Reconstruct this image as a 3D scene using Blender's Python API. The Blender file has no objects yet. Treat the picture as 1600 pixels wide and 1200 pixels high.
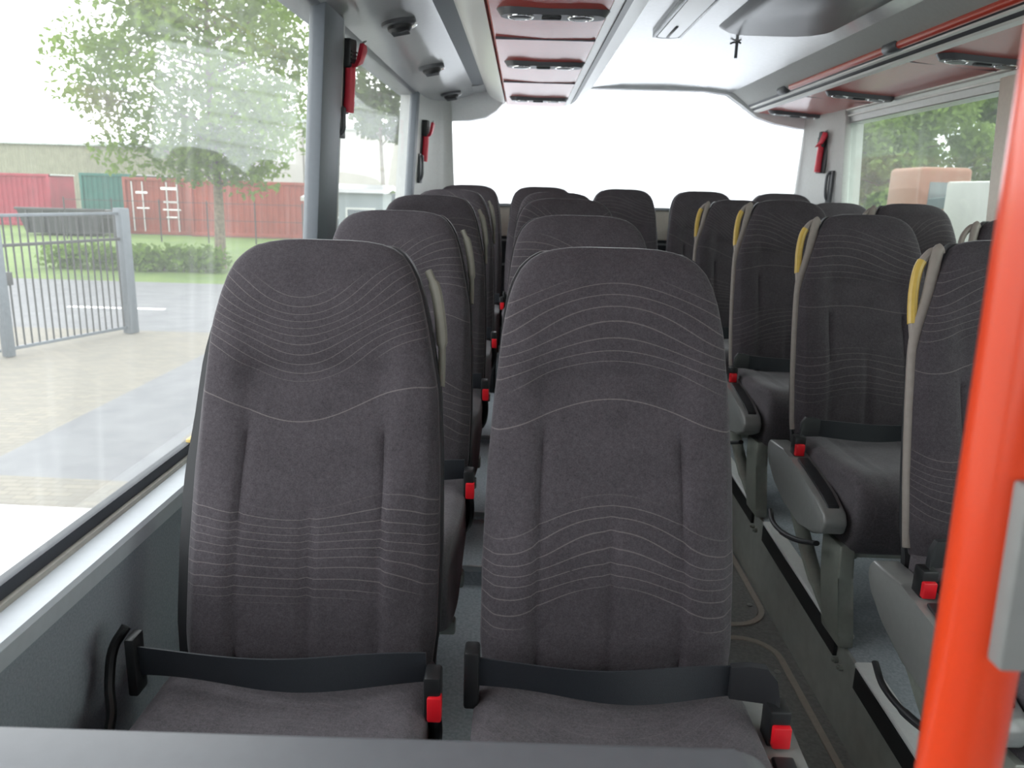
import bpy, bmesh, math, random
from mathutils import Vector, Matrix, Euler
from math import sin, cos, pi, radians as R

random.seed(7)
C = bpy.context.scene.collection
SC = bpy.context.scene

# ------------------------------------------------------------------ camera, sky, exposure
CAMZ = 1.22
cd = bpy.data.cameras.new('camera')
cam = bpy.data.objects.new('camera', cd)
C.objects.link(cam)
cd.sensor_width = 36.0
cd.lens = 1230.0 / 1600.0 * 36.0
cam.location = (0, 0, CAMZ)
m = (Matrix.Rotation(0.0075949, 3, 'Z') @ Matrix.Rotation(pi / 2 - 0.2395275, 3, 'X') @ Matrix.Rotation(0.0279253, 3, 'Z'))
cam.rotation_euler = m.to_euler()
cd.clip_start = 0.02
cd.clip_end = 400
cd.dof.use_dof = True
cd.dof.focus_distance = 1.6
cd.dof.aperture_fstop = 7.0
SC.camera = cam

W = bpy.data.worlds.new('overcast')
SC.world = W
W.use_nodes = True
wn = W.node_tree.nodes
wl = W.node_tree.links
bg = wn['Background']
tc = wn.new('ShaderNodeTexCoord')
sx = wn.new('ShaderNodeSeparateXYZ')
wl.new(tc.outputs['Generated'], sx.inputs[0])
cr = wn.new('ShaderNodeValToRGB')
cr.color_ramp.elements[0].position = 0.0
cr.color_ramp.elements[0].color = (0.97, 0.98, 1.0, 1)
cr.color_ramp.elements[1].position = 0.7
cr.color_ramp.elements[1].color = (0.93, 0.965, 1.0, 1)
wl.new(sx.outputs['Z'], cr.inputs[0])
wl.new(cr.outputs[0], bg.inputs['Color'])
bg.inputs['Strength'].default_value = 3.2

sd = bpy.data.lights.new('sun_behind_cloud', 'SUN')      # the bright patch of the overcast sky behind the bus
sd.energy = 1.0
sd.angle = R(25)
sd.color = (1.0, 0.98, 0.95)
so = bpy.data.objects.new('sun_behind_cloud', sd)
C.objects.link(so)
so.rotation_euler = Vector((-0.35, -1.0, -0.62)).to_track_quat('-Z', 'Y').to_euler()

SC.view_settings.view_transform = 'Standard'
SC.view_settings.look = 'None'
SC.view_settings.gamma = 1
SC.view_settings.use_curve_mapping = False
SC.view_settings.exposure = 0.62


# ------------------------------------------------------------------ materials
def lin(c):
    def f(v):
        v /= 255.0
        return v / 12.92 if v <= 0.04045 else ((v + 0.055) / 1.055) ** 2.4
    return (f(c[0]), f(c[1]), f(c[2]), 1.0)


def mat(name, col, rough=0.5, metal=0.0, noise=0.0, nscale=60.0, bump=0.0, bscale=300.0, spec=0.5, sheen=0.0, coat=0.0, second=None):
    m = bpy.data.materials.new(name)
    m.use_nodes = True
    nt = m.node_tree
    b = nt.nodes['Principled BSDF']
    b.inputs['Base Color'].default_value = lin(col)
    b.inputs['Roughness'].default_value = rough
    b.inputs['Metallic'].default_value = metal
    b.inputs['Specular IOR Level'].default_value = spec
    if sheen:
        b.inputs['Sheen Weight'].default_value = sheen
        b.inputs['Sheen Roughness'].default_value = 0.35
        b.inputs['Sheen Tint'].default_value = (0.85, 0.85, 0.9, 1)
    if coat:
        b.inputs['Coat Weight'].default_value = coat
        b.inputs['Coat Roughness'].default_value = 0.12
    t = nt.nodes.new('ShaderNodeTexCoord')
    if noise or second:
        n = nt.nodes.new('ShaderNodeTexNoise')
        n.inputs['Scale'].default_value = nscale
        n.inputs['Detail'].default_value = 5
        nt.links.new(t.outputs['Object'], n.inputs['Vector'])
        mx = nt.nodes.new('ShaderNodeMix')
        mx.data_type = 'RGBA'
        c = lin(col)
        c2 = lin(second) if second else tuple(min(1, v * (1 + noise)) for v in c[:3]) + (1,)
        c1 = c if second else tuple(v * (1 - noise) for v in c[:3]) + (1,)
        mx.inputs['A'].default_value = c1
        mx.inputs['B'].default_value = c2
        mr = nt.nodes.new('ShaderNodeMapRange')
        mr.inputs['From Min'].default_value = 0.32
        mr.inputs['From Max'].default_value = 0.68
        nt.links.new(n.outputs['Fac'], mr.inputs['Value'])
        nt.links.new(mr.outputs['Result'], mx.inputs['Factor'])
        nt.links.new(mx.outputs['Result'], b.inputs['Base Color'])
    if bump:
        n2 = nt.nodes.new('ShaderNodeTexNoise')
        n2.inputs['Scale'].default_value = bscale
        n2.inputs['Detail'].default_value = 3
        nt.links.new(t.outputs['Object'], n2.inputs['Vector'])
        bp = nt.nodes.new('ShaderNodeBump')
        bp.inputs['Strength'].default_value = bump
        bp.inputs['Distance'].default_value = 0.002
        nt.links.new(n2.outputs['Fac'], bp.inputs['Height'])
        nt.links.new(bp.outputs['Normal'], b.inputs['Normal'])
    return m


def M(nt, op, a, b=None, c=None):
    n = nt.nodes.new('ShaderNodeMath')
    n.operation = op
    for i, v in enumerate((a, b, c)):
        if v is None:
            continue
        if isinstance(v, (int, float)):
            n.inputs[i].default_value = v
        else:
            nt.links.new(v, n.inputs[i])
    return n.outputs[0]


def fabric(name, base, line, vertical=True, lift=1.0):
    """woven moquette: dark ground, nap in soft patches, bundles of thin wavy pale lines"""
    m = bpy.data.materials.new(name)
    m.use_nodes = True
    nt = m.node_tree
    b = nt.nodes['Principled BSDF']
    b.inputs['Roughness'].default_value = 0.9
    b.inputs['Specular IOR Level'].default_value = 0.15
    b.inputs['Sheen Weight'].default_value = 0.32 * lift
    b.inputs['Sheen Roughness'].default_value = 0.28
    b.inputs['Sheen Tint'].default_value = (0.92, 0.92, 0.95, 1)
    t = nt.nodes.new('ShaderNodeTexCoord')
    s = nt.nodes.new('ShaderNodeSeparateXYZ')
    nt.links.new(t.outputs['Object'], s.inputs[0])
    oi = nt.nodes.new('ShaderNodeObjectInfo')
    x = s.outputs['X']
    h = s.outputs['Z'] if vertical else s.outputs['Y']
    ls = nt.nodes.new('ShaderNodeSeparateXYZ')
    nt.links.new(oi.outputs['Location'], ls.inputs[0])
    ph = M(nt, 'ADD', M(nt, 'MULTIPLY', ls.outputs['X'], 5.5), M(nt, 'ADD', M(nt, 'MULTIPLY', ls.outputs['Y'], 1.3), 2.29))
    w1 = M(nt, 'SINE', M(nt, 'ADD', M(nt, 'MULTIPLY', x, 15.0), ph))
    w2 = M(nt, 'SINE', M(nt, 'ADD', M(nt, 'MULTIPLY', x, 7.0), M(nt, 'MULTIPLY', ph, 2.3)))
    amp = M(nt, 'ADD', M(nt, 'MULTIPLY', M(nt, 'SINE', M(nt, 'ADD', M(nt, 'MULTIPLY', h, 6.0), ph)), 0.014), 0.024)
    hz = M(nt, 'ADD', h, M(nt, 'ADD', M(nt, 'MULTIPLY', w1, amp), M(nt, 'MULTIPLY', w2, 0.018)))
    # bundles: spacing fans out sideways
    sp = M(nt, 'ADD', M(nt, 'MULTIPLY', M(nt, 'SINE', M(nt, 'ADD', M(nt, 'MULTIPLY', x, 6.0), ph)), 0.22), 1.0)
    u = M(nt, 'MULTIPLY', M(nt, 'MULTIPLY', M(nt, 'ADD', M(nt, 'SUBTRACT', hz, 0.8), M(nt, 'MULTIPLY', M(nt, 'SINE', M(nt, 'ADD', M(nt, 'MULTIPLY', h, 55.0), ph)), 0.0045)), sp), 1.0 / 0.0175)
    fr = M(nt, 'ABSOLUTE', M(nt, 'SUBTRACT', M(nt, 'FRACT', u), 0.5))
    lm = nt.nodes.new('ShaderNodeMapRange')
    lm.inputs['From Min'].default_value = 0.44
    lm.inputs['From Max'].default_value = 0.49
    nt.links.new(fr, lm.inputs['Value'])
    # which bundles exist: whole bands switched by the phase along the height
    band = M(nt, 'SINE', M(nt, 'ADD', M(nt, 'MULTIPLY', hz, 17.0), M(nt, 'ADD', M(nt, 'MULTIPLY', oi.outputs['Random'], 1.1), 3.05)))
    bm_ = nt.nodes.new('ShaderNodeMapRange')
    bm_.inputs['From Min'].default_value = 0.15
    bm_.inputs['From Max'].default_value = 0.45
    nt.links.new(band, bm_.inputs['Value'])
    # one lone line across the middle
    lone = M(nt, 'ABSOLUTE', M(nt, 'SUBTRACT', hz, 0.845))
    lo = nt.nodes.new('ShaderNodeMapRange')
    lo.inputs['From Min'].default_value = 0.0013
    lo.inputs['From Max'].default_value = 0.0005
    nt.links.new(lone, lo.inputs['Value'])
    lines = M(nt, 'MAXIMUM', M(nt, 'MULTIPLY', lm.outputs[0], bm_.outputs[0]), M(nt, 'MULTIPLY', lo.outputs[0], 1.0))
    n = nt.nodes.new('ShaderNodeTexNoise')
    n.inputs['Scale'].default_value = 14
    n.inputs['Detail'].default_value = 6
    n.inputs['Roughness'].default_value = 0.65
    nt.links.new(t.outputs['Object'], n.inputs['Vector'])
    lines = M(nt, 'MULTIPLY', lines, M(nt, 'MULTIPLY', M(nt, 'GREATER_THAN', n.outputs['Fac'], 0.30), 0.21 if vertical else 0.09))
    n2 = nt.nodes.new('ShaderNodeTexNoise')
    n2.inputs['Scale'].default_value = 420
    n2.inputs['Detail'].default_value = 2
    nt.links.new(t.outputs['Object'], n2.inputs['Vector'])
    mx = nt.nodes.new('ShaderNodeMix')
    mx.data_type = 'RGBA'
    c = lin(base)
    mx.inputs['A'].default_value = tuple(v * 0.5 for v in c[:3]) + (1,)
    mx.inputs['B'].default_value = tuple(v * 1.55 for v in c[:3]) + (1,)
    n3 = nt.nodes.new('ShaderNodeTexNoise')
    n3.inputs['Scale'].default_value = 150
    n3.inputs['Detail'].default_value = 4
    nt.links.new(t.outputs['Object'], n3.inputs['Vector'])
    f = M(nt, 'ADD', M(nt, 'MULTIPLY', M(nt, 'SUBTRACT', n.outputs['Fac'], 0.5), 0.6), M(nt, 'ADD', M(nt, 'MULTIPLY', M(nt, 'SUBTRACT', n3.outputs['Fac'], 0.5), 0.6), n2.outputs['Fac']))
    nt.links.new(f, mx.inputs['Factor'])
    mx2 = nt.nodes.new('ShaderNodeMix')
    mx2.data_type = 'RGBA'
    nt.links.new(lines, mx2.inputs['Factor'])
    nt.links.new(mx.outputs['Result'], mx2.inputs['A'])
    mx2.inputs['B'].default_value = lin(line)
    nt.links.new(mx2.outputs['Result'], b.inputs['Base Color'])
    bp = nt.nodes.new('ShaderNodeBump')
    bp.inputs['Strength'].default_value = 0.35
    bp.inputs['Distance'].default_value = 0.001
    nt.links.new(n2.outputs['Fac'], bp.inputs['Height'])
    nt.links.new(bp.outputs['Normal'], b.inputs['Normal'])
    return m


def glass_mat(name, tint, dirt, gloss=0.06, streaks=True):
    """flat window glass: lets light straight through, a faint mirror, a film of dust and dried drips"""
    m = bpy.data.materials.new(name)
    m.use_nodes = True
    nt = m.node_tree
    nt.nodes.remove(nt.nodes['Principled BSDF'])
    out = nt.nodes['Material Output']
    tr = nt.nodes.new('ShaderNodeBsdfTransparent')
    tr.inputs[0].default_value = tint
    gl = nt.nodes.new('ShaderNodeBsdfGlossy')
    gl.inputs['Roughness'].default_value = 0.03
    mx = nt.nodes.new('ShaderNodeMixShader')
    lw = nt.nodes.new('ShaderNodeLayerWeight')
    lw.inputs['Blend'].default_value = 0.12
    fac = M(nt, 'ADD', M(nt, 'MULTIPLY', lw.outputs['Fresnel'], 0.16), gloss * 0.4)
    nt.links.new(fac, mx.inputs[0])
    nt.links.new(tr.outputs[0], mx.inputs[1])
    nt.links.new(gl.outputs[0], mx.inputs[2])
    tl = nt.nodes.new('ShaderNodeBsdfTranslucent')
    tl.inputs[0].default_value = (0.9, 0.93, 0.92, 1)
    mx2 = nt.nodes.new('ShaderNodeMixShader')
    if streaks:
        t = nt.nodes.new('ShaderNodeTexCoord')
        mp = nt.nodes.new('ShaderNodeMapping')
        mp.inputs['Scale'].default_value = (1, 14, 0.7)
        nt.links.new(t.outputs['Object'], mp.inputs[0])
        n = nt.nodes.new('ShaderNodeTexNoise')
        n.inputs['Scale'].default_value = 2.4
        n.inputs['Detail'].default_value = 4
        nt.links.new(mp.outputs[0], n.inputs['Vector'])
        mr = nt.nodes.new('ShaderNodeMapRange')
        mr.inputs['From Min'].default_value = 0.55
        mr.inputs['From Max'].default_value = 0.8
        mr.inputs['To Min'].default_value = dirt
        mr.inputs['To Max'].default_value = dirt * 2.2
        nt.links.new(n.outputs['Fac'], mr.inputs['Value'])
        nt.links.new(mr.outputs[0], mx2.inputs[0])
    else:
        mx2.inputs[0].default_value = dirt
    nt.links.new(mx.outputs[0], mx2.inputs[1])
    nt.links.new(tl.outputs[0], mx2.inputs[2])
    nt.links.new(mx2.outputs[0], out.inputs['Surface'])
    return m


def leaf_mat(name, col):
    m = bpy.data.materials.new(name)
    m.use_nodes = True
    nt = m.node_tree
    nt.nodes.remove(nt.nodes['Principled BSDF'])
    out = nt.nodes['Material Output']
    t = nt.nodes.new('ShaderNodeTexCoord')
    n = nt.nodes.new('ShaderNodeTexNoise')
    n.inputs['Scale'].default_value = 1.6
    n.inputs['Detail'].default_value = 4
    nt.links.new(t.outputs['Object'], n.inputs['Vector'])
    mx = nt.nodes.new('ShaderNodeMix')
    mx.data_type = 'RGBA'
    c = lin(col)
    mx.inputs['A'].default_value = tuple(v * 0.6 for v in c[:3]) + (1,)
    mx.inputs['B'].default_value = tuple(min(1, v * 1.5) for v in c[:3]) + (1,)
    nt.links.new(n.outputs['Fac'], mx.inputs['Factor'])
    d = nt.nodes.new('ShaderNodeBsdfDiffuse')
    tl = nt.nodes.new('ShaderNodeBsdfTranslucent')
    nt.links.new(mx.outputs['Result'], d.inputs[0])
    nt.links.new(mx.outputs['Result'], tl.inputs[0])
    ms = nt.nodes.new('ShaderNodeMixShader')
    ms.inputs[0].default_value = 0.45
    nt.links.new(d.outputs[0], ms.inputs[1])
    nt.links.new(tl.outputs[0], ms.inputs[2])
    nt.links.new(ms.outputs[0], out.inputs['Surface'])
    return m


def tile_mat(name, c1, c2, scale=5.0):
    m = mat(name, c1, 0.85)
    nt = m.node_tree
    b = nt.nodes['Principled BSDF']
    t = nt.nodes.new('ShaderNodeTexCoord')
    br = nt.nodes.new('ShaderNodeTexBrick')
    br.inputs['Scale'].default_value = scale
    br.inputs['Color1'].default_value = lin(c1)
    br.inputs['Color2'].default_value = lin(c2)
    br.inputs['Mortar'].default_value = tuple(v * 0.7 for v in lin(c1)[:3]) + (1,)
    br.inputs['Mortar Size'].default_value = 0.02
    nt.links.new(t.outputs['Object'], br.inputs['Vector'])
    nt.links.new(br.outputs[0], b.inputs['Base Color'])
    return m


def corrugated(name, col, axis='X', scale=20.0):
    m = mat(name, col, 0.6, noise=0.12, nscale=2.0)
    nt = m.node_tree
    b = nt.nodes['Principled BSDF']
    t = nt.nodes.new('ShaderNodeTexCoord')
    wv = nt.nodes.new('ShaderNodeTexWave')
    wv.bands_direction = axis
    wv.inputs['Scale'].default_value = scale / 6.28
    nt.links.new(t.outputs['Object'], wv.inputs['Vector'])
    bp = nt.nodes.new('ShaderNodeBump')
    bp.inputs['Distance'].default_value = 0.05
    nt.links.new(wv.outputs['Fac'], bp.inputs['Height'])
    nt.links.new(bp.outputs['Normal'], b.inputs['Normal'])
    return m


F_BACK = fabric('moquette_backrest', (66, 62, 66), (165, 156, 152))
F_CUSH = fabric('moquette_cushion', (84, 80, 84), (150, 142, 140), vertical=False)
P_SHELL = mat('charcoal_shell', (46, 47, 50), 0.55, bump=0.1)
P_RIM = mat('warm_grey_rim', (136, 128, 122), 0.5, noise=0.06)
P_OLIV = mat('olive_grey_shoulder', (112, 110, 100), 0.5, noise=0.05)
P_YEL = mat('yellow_grip', (190, 160, 78), 0.4, noise=0.05)
P_CONS = mat('console_grey_plastic', (128, 129, 128), 0.3, noise=0.04, bump=0.05, coat=0.4)
P_PAD = mat('black_soft_pad', (38, 39, 42), 0.45, bump=0.1)
P_BLK = mat('black_plastic', (26, 27, 29), 0.4)
P_RED = mat('red_button', (214, 26, 38), 0.35, noise=0.04)
P_BELT = mat('belt_webbing', (30, 34, 40), 0.5, noise=0.15, nscale=400, bump=0.3, bscale=900, sheen=0.2)
P_LEG = mat('olive_grey_metal', (150, 154, 146), 0.35, metal=0.35, noise=0.05)
P_STEEL = mat('bare_steel', (170, 170, 168), 0.3, metal=0.9)
P_CREAM = mat('pale_stretcher', (190, 190, 186), 0.5)

WALLG = mat('wall_carpet_grey', (150, 154, 162), 0.95, noise=0.22, nscale=240, bump=0.4, bscale=400, second=(132, 139, 146))
SILL = mat('sill_grey_plastic', (182, 187, 193), 0.38, noise=0.03)
SEAL = mat('rubber_seal', (52, 54, 62), 0.6, noise=0.05)
BEIGE = mat('beige_felt_strip', (168, 165, 158), 0.8, noise=0.06)
PILL = mat('pillar_blue_grey', (100, 106, 113), 0.5, noise=0.03)
GLAREW = mat('header_glare_white', (236, 238, 240), 0.4, noise=0.02)
PALE = mat('pale_grey_trim', (186, 188, 186), 0.5, noise=0.03)
DUCT = mat('duct_light_grey', (150, 152, 154), 0.34, noise=0.03, coat=0.5)
DUCTD = mat('duct_dark_recess', (78, 82, 90), 0.5)
CEIL = mat('ceiling_panel', (190, 191, 194), 0.22, noise=0.03, coat=0.8)
REFLP = mat('ceiling_reflection_dark', (46, 49, 54), 0.3, noise=0.05)
REDP = mat('rack_red_panel', (184, 62, 52), 0.34, noise=0.05, coat=0.45)
STRIP = mat('rack_pale_edge', (238, 238, 234), 0.3)
ALU = mat('brushed_aluminium', (176, 178, 180), 0.28, metal=0.6, noise=0.04)
DARKT = mat('dark_grey_trim', (92, 94, 100), 0.4)
VENT = mat('vent_dark_plastic', (84, 86, 90), 0.35)
CHR = mat('vent_chrome', (225, 225, 225), 0.1, metal=0.95)
LAMPE = mat('lamp_edge_grey', (96, 100, 104), 0.25, metal=0.4)
LENS = mat('lamp_lens', (236, 238, 240), 0.15, coat=0.5)
ORANGE = mat('signal_orange_paint', (210, 62, 22), 0.3, coat=0.6)
ORAIL = mat('orange_rail_paint', (214, 62, 34), 0.3, coat=0.4)
HAMR = mat('hammer_red', (214, 52, 72), 0.4, noise=0.05)
PANELG = mat('grey_box_plastic', (122, 123, 122), 0.55, noise=0.03)
PARTG = mat('partition_grey', (94, 96, 101), 0.45, noise=0.03)
FLOORM = mat('vinyl_blue_grey', (186, 193, 200), 0.6, noise=0.2, nscale=130, second=(156, 165, 174))
AISLE = mat('aisle_dark_vinyl', (142, 143, 140), 0.45, noise=0.2, nscale=90, second=(120, 122, 120))
TRIMB = mat('hatch_trim_greige', (178, 170, 160), 0.45, noise=0.06)
RISER = mat('riser_steel_paint', (178, 181, 176), 0.35, metal=0.3, noise=0.08, nscale=20)
PLINTH = mat('plinth_edge_pale', (236, 238, 238), 0.4, noise=0.03)
CREAMW = mat('rear_cream_panel', (228, 220, 208), 0.6, noise=0.03)
DARKR = mat('rear_dark_shelf', (58, 60, 64), 0.7)
G_LEFT = glass_mat('side_glass_dusty', (0.97, 0.98, 0.97, 1), 0.035)
G_RIGHT = glass_mat('side_glass_green', (0.82, 0.87, 0.82, 1), 0.03)
G_REAR = glass_mat('rear_glass_dusty', (0.98, 0.99, 1.0, 1), 0.10, streaks=False)
G_PLAIN = glass_mat('plain_glass', (0.95, 0.97, 0.96, 1), 0.02, streaks=False)


# ------------------------------------------------------------------ mesh helpers
def finish(name, bm, m, parent=None, smooth=True, angle=35):
    me = bpy.data.meshes.new(name)
    bmesh.ops.recalc_face_normals(bm, faces=bm.faces[:])
    bm.to_mesh(me)
    bm.free()
    for x in (m if isinstance(m, (list, tuple)) else [m]):
        me.materials.append(x)
    if smooth:
        for p in me.polygons:
            p.use_smooth = True
        me.set_sharp_from_angle(angle=R(angle))
    o = bpy.data.objects.new(name, me)
    C.objects.link(o)
    if parent:
        o.parent = parent
    return o


def empty(name, loc=(0, 0, 0), rz=0):
    o = bpy.data.objects.new(name, None)
    o.empty_display_size = 0.1
    o.location = loc
    o.rotation_euler = (0, 0, rz)
    C.objects.link(o)
    return o


def tag(o, label, cat, group=None, kind=None):
    o['label'] = label
    o['category'] = cat
    if group:
        o['group'] = group
    if kind:
        o['kind'] = kind
    return o


def struct(o, label=None, cat=None):
    o['kind'] = 'structure'
    if label:
        o['label'] = label
    if cat:
        o['category'] = cat
    return o


def box(bm, lo, hi, bev=0.0, seg=2, rot=None, pivot=None):
    r = bmesh.ops.create_cube(bm, size=1.0)
    vs = r['verts']
    c = [(a + b) / 2 for a, b in zip(lo, hi)]
    s = [abs(b - a) for a, b in zip(lo, hi)]
    for v in vs:
        v.co = Vector((v.co.x * s[0] + c[0], v.co.y * s[1] + c[1], v.co.z * s[2] + c[2]))
    es = list({e for v in vs for e in v.link_edges})
    if bev:
        rr = bmesh.ops.bevel(bm, geom=es, offset=bev, segments=seg, profile=0.5, affect='EDGES', clamp_overlap=True)
        vs = list({v for f in rr['faces'] for v in f.verts} | {v for v in vs if v.is_valid})
    if rot is not None:
        p = Vector(pivot if pivot else c)
        bmesh.ops.rotate(bm, verts=vs, cent=p, matrix=rot)
    return vs


def prism(bm, prof, a0, a1, axis='Y', bev=0.0, seg=2):
    """profile extruded along an axis. axis Y: profile (x,z); axis X: (y,z); axis Z: (x,y)"""
    def P(p, a):
        if axis == 'Y':
            return (p[0], a, p[1])
        if axis == 'X':
            return (a, p[0], p[1])
        return (p[0], p[1], a)
    v0 = [bm.verts.new(P(p, a0)) for p in prof]
    v1 = [bm.verts.new(P(p, a1)) for p in prof]
    n = len(prof)
    fs = [bm.faces.new(v0[::-1]), bm.faces.new(v1)]
    for i in range(n):
        j = (i + 1) % n
        fs.append(bm.faces.new((v0[i], v0[j], v1[j], v1[i])))
    if bev:
        es = list({e for f in fs for e in f.edges})
        bmesh.ops.bevel(bm, geom=es, offset=bev, segments=seg, profile=0.5, affect='EDGES', clamp_overlap=True)


def ribbon_prism(bm, pts, th, a0, a1, axis='Y', up=(0, 1)):
    """open profile line given a thickness"""
    lo = [(p[0] + up[0] * th, p[1] + up[1] * th) for p in pts]
    prism(bm, list(pts) + lo[::-1], a0, a1, axis)


def tube(bm, pts, r, n=12, cap=True, flat=1.0):
    pts = [Vector(p) for p in pts]
    rs = r if isinstance(r, (list, tuple)) else [r] * len(pts)
    rings = []
    prev = None
    for i, p in enumerate(pts):
        d = (pts[min(i + 1, len(pts) - 1)] - pts[max(i - 1, 0)]).normalized()
        if prev is None:
            ref = Vector((0, 0, 1)) if abs(d.z) < 0.9 else Vector((1, 0, 0))
            u = d.cross(ref).normalized()
        else:
            u = (prev - d * prev.dot(d)).normalized()
        prev = u
        w = d.cross(u)
        rings.append([bm.verts.new(p + (u * cos(2 * pi * k / n) + w * sin(2 * pi * k / n) * flat) * rs[i]) for k in range(n)])
    for a, b in zip(rings, rings[1:]):
        for k in range(n):
            bm.faces.new((a[k], a[(k + 1) % n], b[(k + 1) % n], b[k]))
    if cap:
        bm.faces.new(rings[0][::-1])
        bm.faces.new(rings[-1])


def spline(pts, n=8):
    """Catmull-Rom through the points"""
    P = [Vector(p) for p in pts]
    P = [P[0] * 2 - P[1]] + P + [P[-1] * 2 - P[-2]]
    out = []
    for i in range(1, len(P) - 2):
        for k in range(n):
            t = k / n
            a, b, c, d = P[i - 1], P[i], P[i + 1], P[i + 2]
            out.append(0.5 * ((2 * b) + (c - a) * t + (2 * a - 5 * b + 4 * c - d) * t * t + (3 * b - a - 3 * c + d) * t ** 3))
    out.append(P[-2])
    return out


def bridge(bm, rings, close=True, cap=True):
    for a, b in zip(rings, rings[1:]):
        n = len(a)
        for k in range(n if close else n - 1):
            bm.faces.new((a[k], a[(k + 1) % n], b[(k + 1) % n], b[k]))
    if cap:
        bm.faces.new(rings[0][::-1])
        bm.faces.new(rings[-1])


def lerp_tab(tab, x):
    if x <= tab[0][0]:
        return tab[0][1]
    for (a, b), (c, d) in zip(tab, tab[1:]):
        if x <= c:
            t = (x - a) / (c - a)
            return b + (d - b) * t
    return tab[-1][1]


def sm(a, b, x):
    t = max(0.0, min(1.0, (x - a) / (b - a)))
    return t * t * (3 - 2 * t)


# ------------------------------------------------------------------ the bus: floor, walls, windows
def xl(z):
    return -0.715 + 0.066 * (z - 0.65)


def xr(z):
    return 1.935 - 0.066 * (z - 0.65)


SL = 0.042          # the seat platforms climb towards the rear


def pz(y):
    return SL * (y - 1.15)


Y0, Y1 = -2.6, 5.42

# left and right seat platforms, the sunk aisle between them
def sloped(bm, x0, x1, y0, y1, z0, below=0.5, f=pz):
    v = [bm.verts.new(p) for p in ((x0, y0, z0 + f(y0)), (x1, y0, z0 + f(y0)), (x1, y1, z0 + f(y1)), (x0, y1, z0 + f(y1)),
                                   (x0, y0, -below), (x1, y0, -below), (x1, y1, -below), (x0, y1, -below))]
    for q in ((0, 1, 2, 3), (7, 6, 5, 4), (0, 4, 5, 1), (1, 5, 6, 2), (2, 6, 7, 3), (3, 7, 4, 0)):
        bm.faces.new([v[i] for i in q])


bm = bmesh.new()
sloped(bm, xl(0) - 0.02, 0.42, 0.56, 4.45, -0.035)
struct(finish('floor', bm, FLOORM), 'speckled blue grey vinyl on the raised platform under the left seats', 'floor')
# low treads across the left platform
for i, (ya, yb, dz) in enumerate(((2.26, 2.62, 0.030), (2.62, 3.42, 0.045), (3.42, 4.2, 0.045))):
    bm = bmesh.new()
    zt = pz(ya) + dz
    prism(bm, [(ya, zt - 0.10), (ya, zt - 0.012), (ya + 0.004, zt), (yb, zt + 0.0), (yb, zt - 0.10)], xl(0) + 0.01, 0.415, 'X')
    struct(finish('trim_%d' % (20 + i), bm, FLOORM), 'vinyl covered tread across the left platform, %s from the front' % ('first', 'second', 'third')[i], 'step')
    bm = bmesh.new()
    box(bm, (xl(0) + 0.015, ya - 0.006, zt - 0.016), (0.41, ya + 0.006, zt + 0.002), 0.002)
    struct(finish('trim_%d' % (24 + i), bm, ALU), 'thin pale nosing along the edge of the %s tread' % ('first', 'second', 'third')[i], 'trim')
bm = bmesh.new()
sloped(bm, 0.925, xr(0) + 0.02, -0.2, 4.9, 0.0)
struct(finish('floor_platform', bm, FLOORM), 'speckled blue grey vinyl on the raised platform under the right seats', 'floor')
bm = bmesh.new()
sloped(bm, xl(0) - 0.02, xr(0) + 0.02, Y0, Y1, -0.222, f=lambda y: 0.01 * (y - 1.8))
struct(finish('floor_aisle', bm, AISLE), 'dark grey vinyl floor of the sunk aisle', 'floor')
bm = bmesh.new()
sloped(bm, xl(0) - 0.02, xr(0) + 0.02, 4.45, Y1, 0.0)
struct(finish('floor_rear', bm, FLOORM), 'raised floor under the back bench row', 'floor')
# riser plate under the right seats, its pale top edge in lengths between the seat legs
bm = bmesh.new()
v = [bm.verts.new(p) for p in ((0.917, -0.2, -0.23), (0.917, 4.45, -0.23), (0.917, 4.45, pz(4.45) - 0.004), (0.917, -0.2, pz(-0.2) - 0.004),
                               (0.9255, -0.2, -0.23), (0.9255, 4.45, -0.23), (0.9255, 4.45, pz(4.45) - 0.004), (0.9255, -0.2, pz(-0.2) - 0.004))]
for q in ((0, 1, 2, 3), (7, 6, 5, 4), (0, 4, 5, 1), (1, 5, 6, 2), (2, 6, 7, 3), (3, 7, 4, 0)):
    bm.faces.new([v[i] for i in q])
struct(finish('baseboard_aisle', bm, RISER), 'grey steel riser between the sunk aisle and the right platform', 'riser')
bm = bmesh.new()
sloped(bm, 0.42, 0.428, 0.56, 4.45, -0.035)
struct(finish('baseboard_platform', bm, RISER), 'grey steel riser on the aisle side of the left platform', 'riser')

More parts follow.
